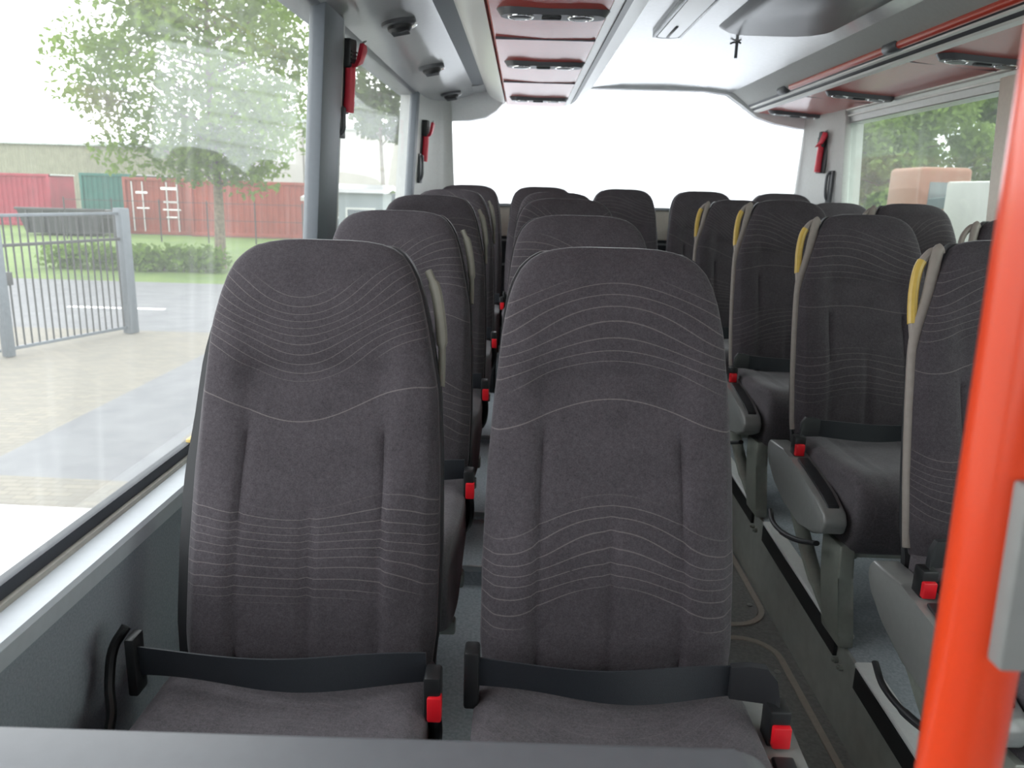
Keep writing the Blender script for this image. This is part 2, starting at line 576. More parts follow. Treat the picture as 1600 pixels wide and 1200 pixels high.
for i, (ya, yb) in enumerate(((0.35, 1.07), (1.17, 1.85), (1.97, 2.68), (2.80, 3.46), (3.58, 4.25))):
    bm = bmesh.new()
    v = []
    for (x, dz) in ((0.908, 0.004), (0.955, 0.004), (0.955, 0.014), (0.912, 0.014), (0.908, 0.010)):
        v.append([bm.verts.new((x, y, pz(y) + dz)) for y in (ya, yb)])
    n = len(v)
    for k in range(n):
        a, b = v[k], v[(k + 1) % n]
        bm.faces.new((a[0], b[0], b[1], a[1]))
    bm.faces.new([q[0] for q in v][::-1])
    bm.faces.new([q[1] for q in v])
    struct(finish('trim_%d' % (30 + i), bm, PLINTH), 'pale edge strip on the right platform, length %s from the front' % ('one', 'two', 'three', 'four', 'five')[i], 'edge strip')
    # solid black strip painted for the shaded slot, with its two clamp bolts
    bm = bmesh.new()
    v = []
    for (x, dz) in ((0.906, -0.055), (0.918, -0.055), (0.918, 0.003), (0.906, 0.003)):
        v.append([bm.verts.new((x, y, pz(y) + dz)) for y in (ya + 0.01, yb - 0.01)])
    for k in range(4):
        a, b = v[k], v[(k + 1) % 4]
        bm.faces.new((a[0], b[0], b[1], a[1]))
    bm.faces.new([q[0] for q in v][::-1])
    bm.faces.new([q[1] for q in v])
    struct(finish('trim_%d' % (40 + i), bm, P_BLK), 'black strip for the shaded slot below the pale edge strip, length %s from the front' % ('one', 'two', 'three', 'four', 'five')[i], 'slot strip')
    for y in (ya - 0.035, ya + 0.0):
        bm = bmesh.new()
        tube(bm, [(0.9185, y, pz(y) - 0.062), (0.906, y, pz(y) - 0.062)], 0.009, 8)
        tube(bm, [(0.907, y, pz(y) - 0.062), (0.901, y, pz(y) - 0.062)], 0.005, 6)
        struct(finish('trim_%d' % 50, bm, P_LEG), 'rail bolt on the aisle riser', 'bolt')


def round_rect(x0, x1, y0, y1, r, n=8):
    out = []
    for cx, cy, a0 in ((x1 - r, y1 - r, 0), (x0 + r, y1 - r, 90), (x0 + r, y0 + r, 180), (x1 - r, y0 + r, 270)):
        for k in range(n + 1):
            a = R(a0 + 90 * k / n)
            out.append((cx + r * cos(a), cy + r * sin(a)))
    return out


for nm, x0, x1, y0, y1 in (('front', 0.455, 0.882, 0.62, 2.388), ('rear', 0.455, 0.908, 2.452, 4.2)):
    root = empty('floor_hatch', ((x0 + x1) / 2, (y0 + y1) / 2, -0.222))
    root['kind'] = 'structure'
    tag(root, 'rounded %s inspection hatch in the aisle floor with greige trim' % ('nearer' if nm == 'front' else 'farther'), 'floor hatch', 'hatches in the aisle floor')
    cx, cy = (x0 + x1) / 2, (y0 + y1) / 2
    bm = bmesh.new()
    o_, i_ = round_rect(x0 - cx, x1 - cx, y0 - cy, y1 - cy, 0.13), round_rect(x0 - cx + 0.02, x1 - cx - 0.02, y0 - cy + 0.02, y1 - cy - 0.02, 0.11)
    def zz(y, d):
        return 0.01 * (y + cy - 1.8) + d
    lay = []
    for pts, d in ((o_, 0.0), (o_, 0.0045), (i_, 0.0045), (i_, 0.0)):
        lay.append([bm.verts.new((p[0], p[1], zz(p[1], d))) for p in pts])
    n = len(o_)
    for a, b in zip(lay, lay[1:] + lay[:1]):
        for k in range(n):
            bm.faces.new((a[k], a[(k + 1) % n], b[(k + 1) % n], b[k]))
    finish('hatch_trim', bm, TRIMB, root)
    bm = bmesh.new()
    v0 = [bm.verts.new((p[0] * 0.985, p[1] * 0.998, zz(p[1], 0.0022))) for p in i_]
    v1 = [bm.verts.new((p[0] * 0.985, p[1] * 0.998, zz(p[1], -0.001))) for p in i_]
    bm.faces.new(v0)
    bm.faces.new(v1[::-1])
    for k in range(n):
        bm.faces.new((v0[k], v0[(k + 1) % n], v1[(k + 1) % n], v1[k]))
    finish('hatch_lid', bm, AISLE, root, smooth=False)
    spots = ((x1 - 0.045 - cx, y1 - 0.20 - cy), (x1 - 0.045 - cx, y0 + 0.14 - cy), (x0 + 0.045 - cx, y1 - 0.2 - cy))
    for (sx_, sy_) in spots:
        bm = bmesh.new()
        tube(bm, [(sx_, sy_, zz(sy_, 0.002)), (sx_, sy_, zz(sy_, 0.006))], 0.010, 14)
        tube(bm, [(sx_, sy_, zz(sy_, 0.006)), (sx_, sy_, zz(sy_, 0.0075))], 0.005, 10)
        finish('screw', bm, P_STEEL, root)

# ---- lower side walls
bm = bmesh.new()
prism(bm, [(xl(0.0) + 0.012, -0.3), (-0.668, 0.0), (-0.662, 0.612), (-0.732, 0.612), (-0.78, 0.0), (-0.78, -0.3)], Y0, Y1, 'Y')
struct(finish('wall_left', bm, WALLG), 'grey carpeted lower wall under the left windows', 'wall')
bm = bmesh.new()
prism(bm, [(xr(0.0) - 0.012, -0.3), (1.888, 0.0), (1.882, 0.612), (1.952, 0.612), (2.0, 0.0), (2.0, -0.3)], Y0, Y1, 'Y')
struct(finish('wall_right', bm, WALLG), 'grey carpeted lower wall under the right windows', 'wall')
bm = bmesh.new()
prism(bm, [(-0.649, 0.606), (-0.647, 0.634), (-0.652, 0.641), (-0.730, 0.641), (-0.730, 0.606)], Y0, Y1, 'Y')
struct(finish('trim_1', bm, SILL), 'pale grey plastic sill ledge under the left windows', 'window sill')
bm = bmesh.new()
prism(bm, [(1.869, 0.606), (1.867, 0.634), (1.872, 0.641), (1.950, 0.641), (1.950, 0.606)], Y0, Y1, 'Y')
struct(finish('trim_2', bm, SILL), 'pale grey plastic sill ledge under the right windows', 'window sill')
for s, nm in ((-1, 'left'), (1, 'right')):
    X = xl if s < 0 else xr
    bm = bmesh.new()
    a = X(0.65)
    prism(bm, [(a - s * 0.016, 0.640), (a - s * 0.014, 0.648), (a + s * 0.014, 0.650), (a + s * 0.014, 0.640)], Y0, 4.80, 'Y')
    struct(finish('trim_%d' % (3 if s < 0 else 4), bm, BEIGE), 'beige felt strip beside the %s window seal' % nm, 'trim')
    bm = bmesh.new()
    prism(bm, [(a - s * 0.006, 0.646), (a - s * 0.004, 0.668), (a + s * 0.013, 0.670), (a + s * 0.013, 0.640)], Y0, 4.80, 'Y')
    struct(finish('trim_%d' % (5 if s < 0 else 6), bm, SEAL), 'dark rubber seal along the foot of the %s windows' % nm, 'window seal')

# small yellow tag on the seal beside the front seats
bm = bmesh.new()
box(bm, (-0.722, 1.63, 0.660), (-0.706, 1.69, 0.676), 0.003)
tag(finish('yellow_tag', bm, P_YEL), 'small yellow tag stuck on the left window seal beside the nearest seat', 'tag')


def wall_slab(bm, X, s, y0, y1, z0, z1, tin, tout, bev=0.0):
    """slab following the inward lean of the side; tin/tout = how far it reaches in / out of the glass plane"""
    prof = [(X(z0) - s * tin, z0), (X(z1) - s * tin, z1), (X(z1) + s * tout, z1), (X(z0) + s * tout, z0)]
    prism(bm, prof, y0, y1, 'Y', bev)


def window(n, X, s, y0, y1, z0, z1, g, label):
    bm = bmesh.new()
    wall_slab(bm, X, s, y0, y1, z0, z1, 0.0, 0.005)
    o = finish('window_%d' % n, bm, g, smooth=False)
    struct(o, label, 'window')
    return o


ZT = 1.80
window(1, xl, -1, -0.25, 2.56, 0.655, ZT, G_LEFT, 'large dusty side window on the left beside the nearest seats')
window(2, xl, -1, 2.86, 4.78, 0.655, ZT, G_LEFT, 'second side window on the left, behind the grey pillar')
window(3, xr, 1, 3.26, 4.80, 0.655, 1.69, G_RIGHT, 'green tinted rear side window on the right')
window(4, xr, 1, 0.2, 3.04, 0.655, 1.69, G_RIGHT, 'side window on the right beyond the orange pole')
window(6, xl, -1, -2.5, -0.40, 0.655, ZT, G_PLAIN, 'side window on the left behind the viewer')
window(7, xr, 1, -2.5, 0.05, 0.655, 1.69, G_PLAIN, 'side window on the right behind the viewer')

# pillars
PN = [1]


def pillar(X, s, y0, y1, z0, z1, tin, m, label, tout=0.014):
    bm = bmesh.new()
    wall_slab(bm, X, s, y0, y1, z0, z1, tin, tout, 0.006)
    o = finish('trim_%d' % (60 + PN[0]), bm, m)
    PN[0] += 1
    return struct(o, label, 'pillar')


pillar(xl, -1, 2.545, 2.80, 0.64, 1.82, 0.035, PILL, 'blue grey window pillar between the two left windows')
pillar(xl, -1, 2.80, 2.875, 0.64, 1.82, 0.022, PALE, 'pale strip on the rear edge of the left window pillar')
pillar(xl, -1, 4.70, 4.80, 0.64, 1.82, 0.030, PILL, 'grey pillar at the rear end of the left windows')
pillar(xl, -1, -0.42, -0.23, 0.64, 1.82, 0.035, PILL, 'window pillar on the left behind the viewer')
pillar(xr, 1, 3.03, 3.27, 0.64, 1.70, 0.035, CREAMW, 'cream pillar of the right windows beside the orange pole')
pillar(xr, 1, 4.78, 4.86, 0.64, 1.70, 0.030, PALE, 'pale grey pillar at the rear end of the right windows')
pillar(xr, 1, 0.03, 0.22, 0.64, 1.70, 0.035, PILL, 'window pillar on the right behind the viewer')
# top frames of the side windows
bm = bmesh.new()
prism(bm, [(xl(1.745) + 0.004, 1.745), (-0.622, 1.752), (-0.618, 1.775), (-0.66, 1.80), (-0.72, 1.80), (-0.72, 1.745)], Y0, 5.0, 'Y')
struct(finish('trim_7', bm, DARKT), 'dark grey frame along the head of the left windows', 'trim')
bm = bmesh.new()
prism(bm, [(xr(1.655) - 0.010, 1.655), (1.862, 1.66), (1.858, 1.70), (1.852, 1.722), (1.95, 1.74), (1.95, 1.655)], Y0, 5.0, 'Y')
struct(finish('trim_8', bm, ALU), 'ribbed grey frame along the head of the right windows', 'trim')
bm = bmesh.new()
prism(bm, [(1.856, 1.690), (1.848, 1.692), (1.846, 1.698), (1.856, 1.700)], Y0, 5.0, 'Y')
prism(bm, [(1.851, 1.719), (1.838, 1.724), (1.836, 1.732), (1.853, 1.734)], Y0, 5.1, 'Y')
struct(finish('trim_9', bm, STRIP), 'pale bead between the right window head and the red rack', 'trim')

# outer skin: roof and side headers keep the daylight out
bm = bmesh.new()
box(bm, (-0.85, Y0, 1.98), (2.05, Y1 + 0.1, 2.03))
struct(finish('ceiling_roof', bm, PILL, smooth=False), 'roof skin of the bus above the ceiling lining', 'roof')
bm = bmesh.new()
box(bm, (-0.80, Y0, 1.79), (-0.66, Y1 + 0.08, 1.99))
struct(finish('wall_header_left', bm, PILL, smooth=False), 'body panel above the left windows', 'wall')
bm = bmesh.new()
box(bm, (1.90, Y0, 1.70), (2.03, Y1 + 0.08, 1.99))
struct(finish('wall_header_right', bm, PILL, smooth=False), 'body panel above the right windows', 'wall')

# front end of the saloon (behind the viewer)
bm = bmesh.new()
box(bm, (-0.80, Y0 - 0.05, -0.3), (2.02, Y0, 0.95))
box(bm, (-0.80, Y0 - 0.05, 1.55), (2.02, Y0, 2.0))
box(bm, (-0.80, Y0 - 0.05, 0.94), (-0.1, Y0, 1.56))
box(bm, (1.4, Y0 - 0.05, 0.94), (2.02, Y0, 1.56))
struct(finish('wall_front', bm, PILL, smooth=False), 'front end of the saloon behind the viewer', 'wall')
bm = bmesh.new()
box(bm, (-0.1, Y0 - 0.03, 0.95), (1.4, Y0 - 0.024, 1.55))
struct(finish('window_8', bm, G_PLAIN, smooth=False), 'windscreen at the front end behind the viewer', 'window')

# ---- rear end: corner panels, rear window, wall
def ruled(bm, bot, top):
    a = [bm.verts.new(p) for p in bot]
    b = [bm.verts.new(p) for p in top]
    n = len(a)
    bm.faces.new(a[::-1])
    bm.faces.new(b)
    for k in range(n):
        bm.faces.new((a[k], a[(k + 1) % n], b[(k + 1) % n], b[k]))


for s, nm, X in ((-1, 'left', xl), (1, 'right', xr)):
    e_b = -0.435 if s < 0 else 1.765
    e_t = -0.485 if s < 0 else 1.815
    zb, zt = 0.64, 1.80 if s < 0 else 1.74
    def prof(z, e):
        w = X(z) - s * 0.03
        return [(w, 4.79, z), (w - s * 0.004, 4.98, z), (w - s * 0.02, 5.14, z), (w + (e - w) * 0.45, 5.28, z), (w + (e - w) * 0.62, 5.31, z),
                (w + (e - w) * 0.66, 5.33, z), (e - s * 0.0, 5.36, z), (e, 5.40, z), (X(z) + s * 0.08, 5.48, z), (X(z) + s * 0.08, 4.79, z)]
    bm = bmesh.new()
    ruled(bm, prof(zb, e_b), prof(zt, e_t))
    struct(finish('wall_corner_%s' % nm, bm, PALE, angle=50), 'pale grey curved corner panel at the rear %s' % nm, 'wall panel')
bm = bmesh.new()
box(bm, (-0.80, 5.38, -0.3), (2.02, 5.50, 0.93))
struct(finish('wall_rear', bm, DARKR, smooth=False), 'dark lower wall behind the back row', 'wall')
bm = bmesh.new()
box(bm, (-0.62, 5.365, 0.93), (1.86, 5.50, 1.13), 0.01)
struct(finish('trim_10', bm, CREAMW), 'cream panel below the rear window', 'trim')
bm = bmesh.new()
box(bm, (-0.58, 5.34, 1.125), (1.84, 5.46, 1.145), 0.006)
struct(finish('trim_11', bm, SILL), 'pale sill of the rear window', 'window sill')
bm = bmesh.new()
for z in (0.90, 0.74):
    box(bm, (-0.60, 5.30, z), (1.84, 5.325, z + 0.012), 0.003)
struct(finish('trim_12', bm, ALU), 'thin metal rails across the wall behind the back row', 'rail')
bm = bmesh.new()
prism(bm, [(-0.7, 1.99), (-0.7, 1.655), (-0.50, 1.657), (-0.36, 1.665), (-0.26, 1.685), (-0.19, 1.73), (-0.14, 1.79), (-0.05, 1.862), (0.1, 1.882), (1.15, 1.882), (1.30, 1.868), (1.40, 1.80),
           (1.50, 1.73), (1.62, 1.695), (1.78, 1.668), (2.0, 1.655), (2.0, 1.99)], 5.385, 5.46, 'Y', 0.004)
struct(finish('wall_header_rear', bm, GLAREW), 'panel above the rear window, arched and whitened for its glare', 'wall')  # arch and white colour imitate the glare around the rear window
bm = bmesh.new()
box(bm, (-0.60, 5.43, 1.12), (1.90, 5.436, 1.90))
struct(finish('window_5', bm, G_REAR, smooth=False), 'wide bright rear window across the back of the bus', 'window')

# ---- ceiling, ducts and racks (all run along the bus)
bm = bmesh.new()
ribbon_prism(bm, [(0.415, 1.885), (0.60, 1.898), (0.90, 1.902), (1.15, 1.896), (1.28, 1.884), (1.335, 1.872)], 0.03, Y0, 5.40)
struct(finish('ceiling', bm, CEIL), 'glossy pale grey ceiling panels over the aisle', 'ceiling')
# cross joints in the ceiling
for i, y in enumerate((-0.9, 0.6)):
    bm = bmesh.new()
    box(bm, (0.43, y, 1.8895), (1.30, y + 0.012, 1.897), 0.001)
    struct(finish('trim_%d' % (70 + i), bm, DARKT), 'dark joint across the ceiling panels, %s from the front' % ('first', 'second', 'third')[i], 'joint')
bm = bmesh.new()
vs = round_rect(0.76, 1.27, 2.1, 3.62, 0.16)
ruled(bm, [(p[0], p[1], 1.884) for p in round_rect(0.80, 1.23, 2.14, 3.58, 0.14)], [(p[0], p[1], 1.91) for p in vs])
tag(finish('dark_reflection_panel', bm, REFLP), 'dark grey rounded panel in the ceiling for a blurred reflection', 'reflection panel')  # dark panel stands in for a blurred reflection on the ceiling

# left service duct: air nozzles, dark recess, pale nose, groove, red rack underside
bm = bmesh.new()
ribbon_prism(bm, [(-0.622, 1.752), (-0.602, 1.758), (-0.56, 1.768), (-0.42, 1.795), (-0.335, 1.822), (-0.312, 1.845)], 0.035, Y0, 5.34)
struct(finish('ceiling_duct', bm, DUCT), 'light grey air duct panel over the left windows', 'air duct')
bm = bmesh.new()
ribbon_prism(bm, [(-0.330, 1.828), (-0.312, 1.868), (-0.262, 1.872), (-0.250, 1.850)], 0.03, Y0, 5.00)
struct(finish('ceiling_duct_recess', bm, DUCTD), 'dark channel running along the left duct', 'channel')
bm = bmesh.new()
prism(bm, [(-0.262, 1.872), (-0.256, 1.842), (-0.232, 1.812), (-0.20, 1.792), (-0.165, 1.778), (-0.135, 1.770), (-0.128, 1.80), (-0.17, 1.90), (-0.25, 1.90)], Y0, 5.34)
struct(finish('ceiling_duct_nose', bm, STRIP), 'pale rounded edge between the left duct and the red rack', 'trim')
bm = bmesh.new()
prism(bm, [(-0.338, 1.826), (-0.31, 1.875), (-0.25, 1.878), (-0.25, 1.842), (-0.29, 1.83)], 5.00, 5.34)
struct(finish('trim_13', bm, DUCT), 'closed end of the dark channel in the left duct', 'trim')
bm = bmesh.new()
ribbon_prism(bm, [(-0.128, 1.774), (-0.120, 1.764), (0.06, 1.758), (0.225, 1.760), (0.246, 1.764)], 0.03, Y0, 5.36)
rack = struct(finish('ceiling_rack_left', bm, REDP), 'red underside of the left luggage rack', 'luggage rack')
bm = bmesh.new()
prism(bm, [(0.246, 1.762), (0.285, 1.778), (0.322, 1.802), (0.375, 1.842), (0.418, 1.880), (0.42, 1.895), (0.30, 1.895), (0.24, 1.80)], Y0, 5.36)
struct(finish('trim_14', bm, STRIP), 'pale edge profile of the left luggage rack', 'trim')
bm = bmesh.new()
prism(bm, [(0.287, 1.775), (0.318, 1.7955), (0.314, 1.801), (0.283, 1.781)], Y0, 5.36)
struct(finish('trim_15', bm, DARKT), 'grey groove in the edge profile of the left luggage rack', 'trim')
SEAMS = (0.62, 1.86, 3.06, 4.22)
for i, y in enumerate(SEAMS):
    bm = bmesh.new()
    box(bm, (-0.118, y, 1.7545), (0.243, y + 0.005, 1.766))
    struct(finish('trim_%d' % (80 + i), bm, DARKT), 'joint between red panels of the left rack, number %s from the front' % ('one', 'two', 'three', 'four')[i], 'joint')
    bm = bmesh.new()
    box(bm, (1.492, y + 0.25, 1.7545), (1.845, y + 0.254, 1.768), rot=Matrix.Rotation(R(4.4), 3, 'Y'), pivot=(1.492, y, 1.757))
    struct(finish('trim_%d' % (90 + i), bm, DARKT), 'joint between red panels of the right rack, number %s from the front' % ('one', 'two', 'three', 'four')[i], 'joint')

# right rack: cove, rail channel, red underside
bm = bmesh.new()
prism(bm, [(1.30, 1.884), (1.334, 1.866), (1.39, 1.826), (1.425, 1.800), (1.46, 1.800), (1.50, 1.90), (1.30, 1.91)], Y0, 5.36)
struct(finish('trim_16', bm, PALE), 'grey cove between the ceiling and the right rack', 'trim')
bm = bmesh.new()
prism(bm, [(1.425, 1.802), (1.440, 1.788), (1.452, 1.783), (1.468, 1.768), (1.492, 1.762), (1.50, 1.80)], Y0, 5.36)
struct(finish('trim_17', bm, DARKT), 'dark grey channel under the orange hand rail', 'trim')
bm = bmesh.new()
prism(bm, [(1.437, 1.789), (1.440, 1.783), (1.452, 1.779), (1.454, 1.785)], Y0, 5.36)
prism(bm, [(1.464, 1.768), (1.470, 1.760), (1.492, 1.754), (1.496, 1.762)], Y0, 5.36)
struct(finish('trim_18', bm, STRIP), 'bright beads along the lip of the right rack', 'trim')
bm = bmesh.new()
ribbon_prism(bm, [(1.490, 1.757), (1.60, 1.746), (1.75, 1.735), (1.846, 1.730)], 0.03, Y0, 5.36)
struct(finish('ceiling_rack_right', bm, REDP), 'red underside of the right luggage rack', 'luggage rack')
bm = bmesh.new()
prism(bm, [(1.46, 1.80), (1.88, 1.77), (1.95, 1.99), (1.45, 1.99)], Y0, 5.36)
struct(finish('ceiling_rack_body', bm, PILL), 'closed body of the right luggage rack', 'luggage rack')
bm = bmesh.new()
prism(bm, [(-0.66, 1.80), (0.40, 1.905), (0.40, 1.99), (-0.70, 1.99)], Y0, 5.36)
struct(finish('ceiling_duct_body', bm, PILL), 'closed body above the left duct', 'luggage rack')


# ------------------------------------------------------------------ ceiling fittings
def dup(o, parent=None):
    c = o.copy()
    C.objects.link(c)
    c.parent = parent
    for ch in list(o.children):
        dup(ch, c)
    return c


# round air nozzles in the left duct
def make_nozzle():
    t = empty('air_nozzle')
    bm = bmesh.new()
    tube(bm, [(0, 0, 0.012), (0, 0, -0.006), (0, 0, -0.010)], [0.062, 0.062, 0.054], 28)
    finish('bezel', bm, VENT, t)
    bm = bmesh.new()
    tube(bm, [(0, 0, -0.004), (0, 0, -0.020), (0, 0, -0.030), (0, 0, -0.034)], [0.044, 0.043, 0.034, 0.018], 24)
    finish('nozzle_dial', bm, P_PAD, t)
    bm = bmesh.new()
    for k in range(5):
        box(bm, (-0.03, -0.024 + k * 0.011, -0.0365), (0.03, -0.021 + k * 0.011, -0.030), 0.0008, 1)
    finish('grille', bm, VENT, t)
    bm = bmesh.new()
    pts = [(0.058 * cos(a), 0.058 * sin(a), -0.009) for a in [R(-10 + 8 * k) for k in range(12)]]
    tube(bm, pts, 0.007, 8)
    finish('chrome_tab', bm, CHR, t)
    return t


nz = make_nozzle()
for i, y in enumerate((2.98, 3.98, 5.02)):
    t = nz if i == 0 else dup(nz)
    t.location = (-0.455, y, 1.783)
    t.rotation_euler = (0, R(-11), 0)
    tag(t, ('round dark air nozzle in the left duct, nearest of the three', 'round dark air nozzle in the left duct, middle of the three',
            'round dark air nozzle in the left duct, the one by the rear corner')[i], 'air nozzle', 'air nozzles in the left duct')


# oval reading lamp and vent units in the red racks
def make_service():
    t = empty('reading_lamp_unit')
    bm = bmesh.new()
    o_ = round_rect(-0.175, 0.175, -0.055, 0.055, 0.054, 8)
    i_ = round_rect(-0.160, 0.160, -0.042, 0.042, 0.041, 8)
    ruled(bm, [(p[0], p[1], -0.014) for p in i_], [(p[0], p[1], 0.006) for p in o_])
    finish('housing', bm, VENT, t)
    for x in (-0.10, 0.085):
        bm = bmesh.new()
        tube(bm, [(x, 0, -0.008), (x, 0, -0.014), (x, 0, -0.018)], [0.040, 0.038, 0.026], 24)
        finish('spot_lamp', bm, VENT, t)
        bm = bmesh.new()
        pts = [(x + 0.038 * cos(a), 0.038 * sin(a), -0.014) for a in [2 * pi * k / 24 for k in range(25)]]
        tube(bm, pts, 0.0035, 6, cap=False)
        finish('chrome_ring', bm, CHR, t)
    bm = bmesh.new()
    box(bm, (-0.035, -0.016, -0.020), (0.025, 0.016, -0.010), 0.004)
    finish('call_button', bm, P_PAD, t)
    return t


sv = make_service()
first = True
for side, xs, zz_, tilt, ys in (('left', 0.075, 1.757, 0, (2.62, 3.62, 4.92)), ('right', 1.68, 1.736, 4, (3.12, 4.22, 5.18))):
    for i, y in enumerate(ys):
        t = sv if first else dup(sv)
        first = False
        t.location = (xs, y, zz_)
        t.rotation_euler = (0, R(tilt), 0)
        tag(t, 'dark oval lamp and air unit in the red %s rack, %s' % (side, ('nearest of the three', 'middle of the three', 'farthest of the three')[i]),
            'reading lamp unit', 'reading lamp units in the red racks')

# long ceiling lamp
t = empty('ceiling_lamp', (0.59, 2.95, 1.893))
tag(t, 'long unlit strip lamp with metal edges on the ceiling', 'ceiling lamp')
bm = bmesh.new()
ruled(bm, [(p[0], p[1], -0.020) for p in round_rect(-0.045, 0.045, -0.66, 0.66, 0.03)], [(p[0], p[1], 0.012) for p in round_rect(-0.052, 0.052, -0.67, 0.67, 0.035)])
finish('lens', bm, LENS, t)
for s in (-1, 1):
    bm = bmesh.new()
    box(bm, (s * 0.054 - 0.007, -0.655, -0.020), (s * 0.054 + 0.007, 0.665, 0.010), 0.003)
    finish('edge_strip', bm, LAMPE, t)
bm = bmesh.new()
tube(bm, spline([(-0.054, 0.655, -0.010), (-0.03, 0.675, -0.012), (0.03, 0.675, -0.012), (0.054, 0.655, -0.010)], 5), 0.007, 8)
finish('end_cap', bm, LAMPE, t)
bm = bmesh.new()
box(bm, (-0.006, 0.42, -0.0235), (0.004, 0.64, -0.019), 0.001)
finish('lens_rib', bm, DARKT, t)

# small T hook hanging from the ceiling
t = empty('ceiling_hook', (0.935, 3.80, 1.900))
tag(t, 'small grey T shaped hook hanging from the ceiling', 'hook')
bm = bmesh.new()
tube(bm, [(0, 0, 0.004), (0, 0, -0.07)], 0.007, 10)
finish('stem', bm, DARKT, t)
bm = bmesh.new()
tube(bm, spline([(-0.03, 0, -0.010), (-0.012, 0, -0.003), (0, 0, -0.006), (0.010, 0, -0.003), (0.018, 0, -0.008)], 4), 0.004, 8)
finish('cross_bar', bm, VENT, t)

# orange hand rail under the right rack, its brackets
t = empty('hand_rail', (1.418, 1.0, 1.806))
tag(t, 'orange overhead hand rail along the lip of the right rack', 'hand rail')
bm = bmesh.new()
tube(bm, [(0, -2.6, 0), (0, 3.50, 0)], 0.0165, 16)
finish('rail', bm, ORAIL, t)
for y in (-0.2, 2.30, 3.62):
    bm = bmesh.new()
    tube(bm, [(0, y - 0.06, 0), (0, y - 0.052, 0), (0, y + 0.052, 0), (0, y + 0.06, 0)], [0.019, 0.024, 0.024, 0.019], 16)
    box(bm, (0.0, y - 0.035, -0.012), (0.034, y + 0.035, 0.014), 0.004)
    finish('bracket', bm, DARKT, t)
bm = bmesh.new()
prism(bm, [(2.62, 0.010), (2.98, 0.010), (2.74, 0.052)], -0.012, -0.004, 'X')
finish('red_fin', bm, ORAIL, t)


# ------------------------------------------------------------------ hammers and latches
def make_hammer():
    t = empty('emergency_hammer')
    bm = bmesh.new()
    box(bm, (-0.006, -0.035, -0.12), (0.012, 0.035, 0.125), 0.006)
    finish('wall_bracket', bm, VENT, t)
    bm = bmesh.new()
    tube(bm, spline([(0.028, 0.0, -0.115), (0.03, 0.0, -0.05), (0.03, 0.0, 0.02), (0.026, 0, 0.06)], 6), [0.019] * 4 + [0.018] * 12 + [0.014] * 3, 14)
    finish('handle', bm, HAMR, t)
    bm = bmesh.new()
    box(bm, (0.006, -0.026, 0.03), (0.042, 0.022, 0.125), 0.009, 3)
    for k in range(4):
        box(bm, (0.040, -0.022, 0.045 + 0.012 * k), (0.046, 0.018, 0.050 + 0.012 * k), 0.001, 1)
    finish('hammer_holder', bm, P_PAD, t)
    bm = bmesh.new()
    prism(bm, [(-0.022, 0.03), (0.03, 0.05), (0.058, 0.095), (0.052, 0.112), (0.028, 0.118), (0.012, 0.06)], 0.046, 0.062, 'X', 0.003)
    finish('hammer_head', bm, HAMR, t)
    bm = bmesh.new()
    tube(bm, [(0.054, 0.030, 0.112), (0.054, 0.050, 0.124), (0.054, 0.062, 0.130)], [0.006, 0.005, 0.001], 10)
    finish('steel_tip', bm, P_STEEL, t)
    return t


h1 = make_hammer()
h1.location = (-0.640, 2.90, 1.590)
h1.rotation_euler = (0, R(3.8), R(-18))
tag(h1, 'red emergency hammer in a dark holder on the left pillar', 'emergency hammer', 'emergency hammers beside the windows')
h2 = dup(h1)
h2.location = (-0.628, 4.96, 1.50)
h2.rotation_euler = (0, R(3.8), R(-12))
h2['label'] = 'red emergency hammer on the rear left corner panel'
h3 = dup(h1)
h3.location = (1.832, 5.05, 1.50)
h3.rotation_euler = (0, R(-3.8), R(180 + 25))
h3['label'] = 'red emergency hammer on the rear right corner panel'

for i, (x, y, z, s, rz, lab) in enumerate(((-0.652, 2.86, 1.44, 1, -15, 'small black latch on the left pillar below the hammer'),
                                          (-0.632, 4.88, 1.34, 1, -10, 'black curved latch on the rear left corner panel'),
                                          (1.842, 4.92, 1.30, -1, 190, 'black curved latch on the rear right corner panel'))):
    bm = bmesh.new()
    h = (0.045, 0.075, 0.085)[i]
    tube(bm, spline([(-0.004, 0.03, h), (0.018, 0.012, h * 0.96), (0.024, 0.0, h * 0.6), (0.022, 0.0, -h * 0.5), (0.004, 0.0, -h)], 6), 0.008, 10)
    box(bm, (-0.006, -0.012, -h - 0.01), (0.012, 0.035, h + 0.01), 0.004)
    o = finish('window_latch', bm, VENT)
    o.location = (x, y, z)
    o.rotation_euler = (0, 0, R(rz))
    tag(o, lab, 'latch')


# ------------------------------------------------------------------ seats
HW = [(0.42, 0.209), (0.475, 0.215), (0.60, 0.216), (0.75, 0.212), (0.86, 0.205), (0.93, 0.198), (0.99, 0.192), (1.035, 0.184), (1.065, 0.175),
      (1.088, 0.163), (1.104, 0.148), (1.115, 0.130), (1.122, 0.108), (1.1265, 0.080), (1.128, 0.05)]
CUT = [(0.88, 0.0), (0.93, 0.010), (1.00, 0.026), (1.05, 0.034), (1.09, 0.036), (1.128, 0.02)]


def lean(z):
    t = (z - 0.45) / 0.68
    return 0.17 * t + 0.035 * t * t


def hw_at(z):
    return lerp_tab(HW, z)


def side_hw(z, cut):
    return hw_at(z) - lerp_tab(CUT, z) * cut


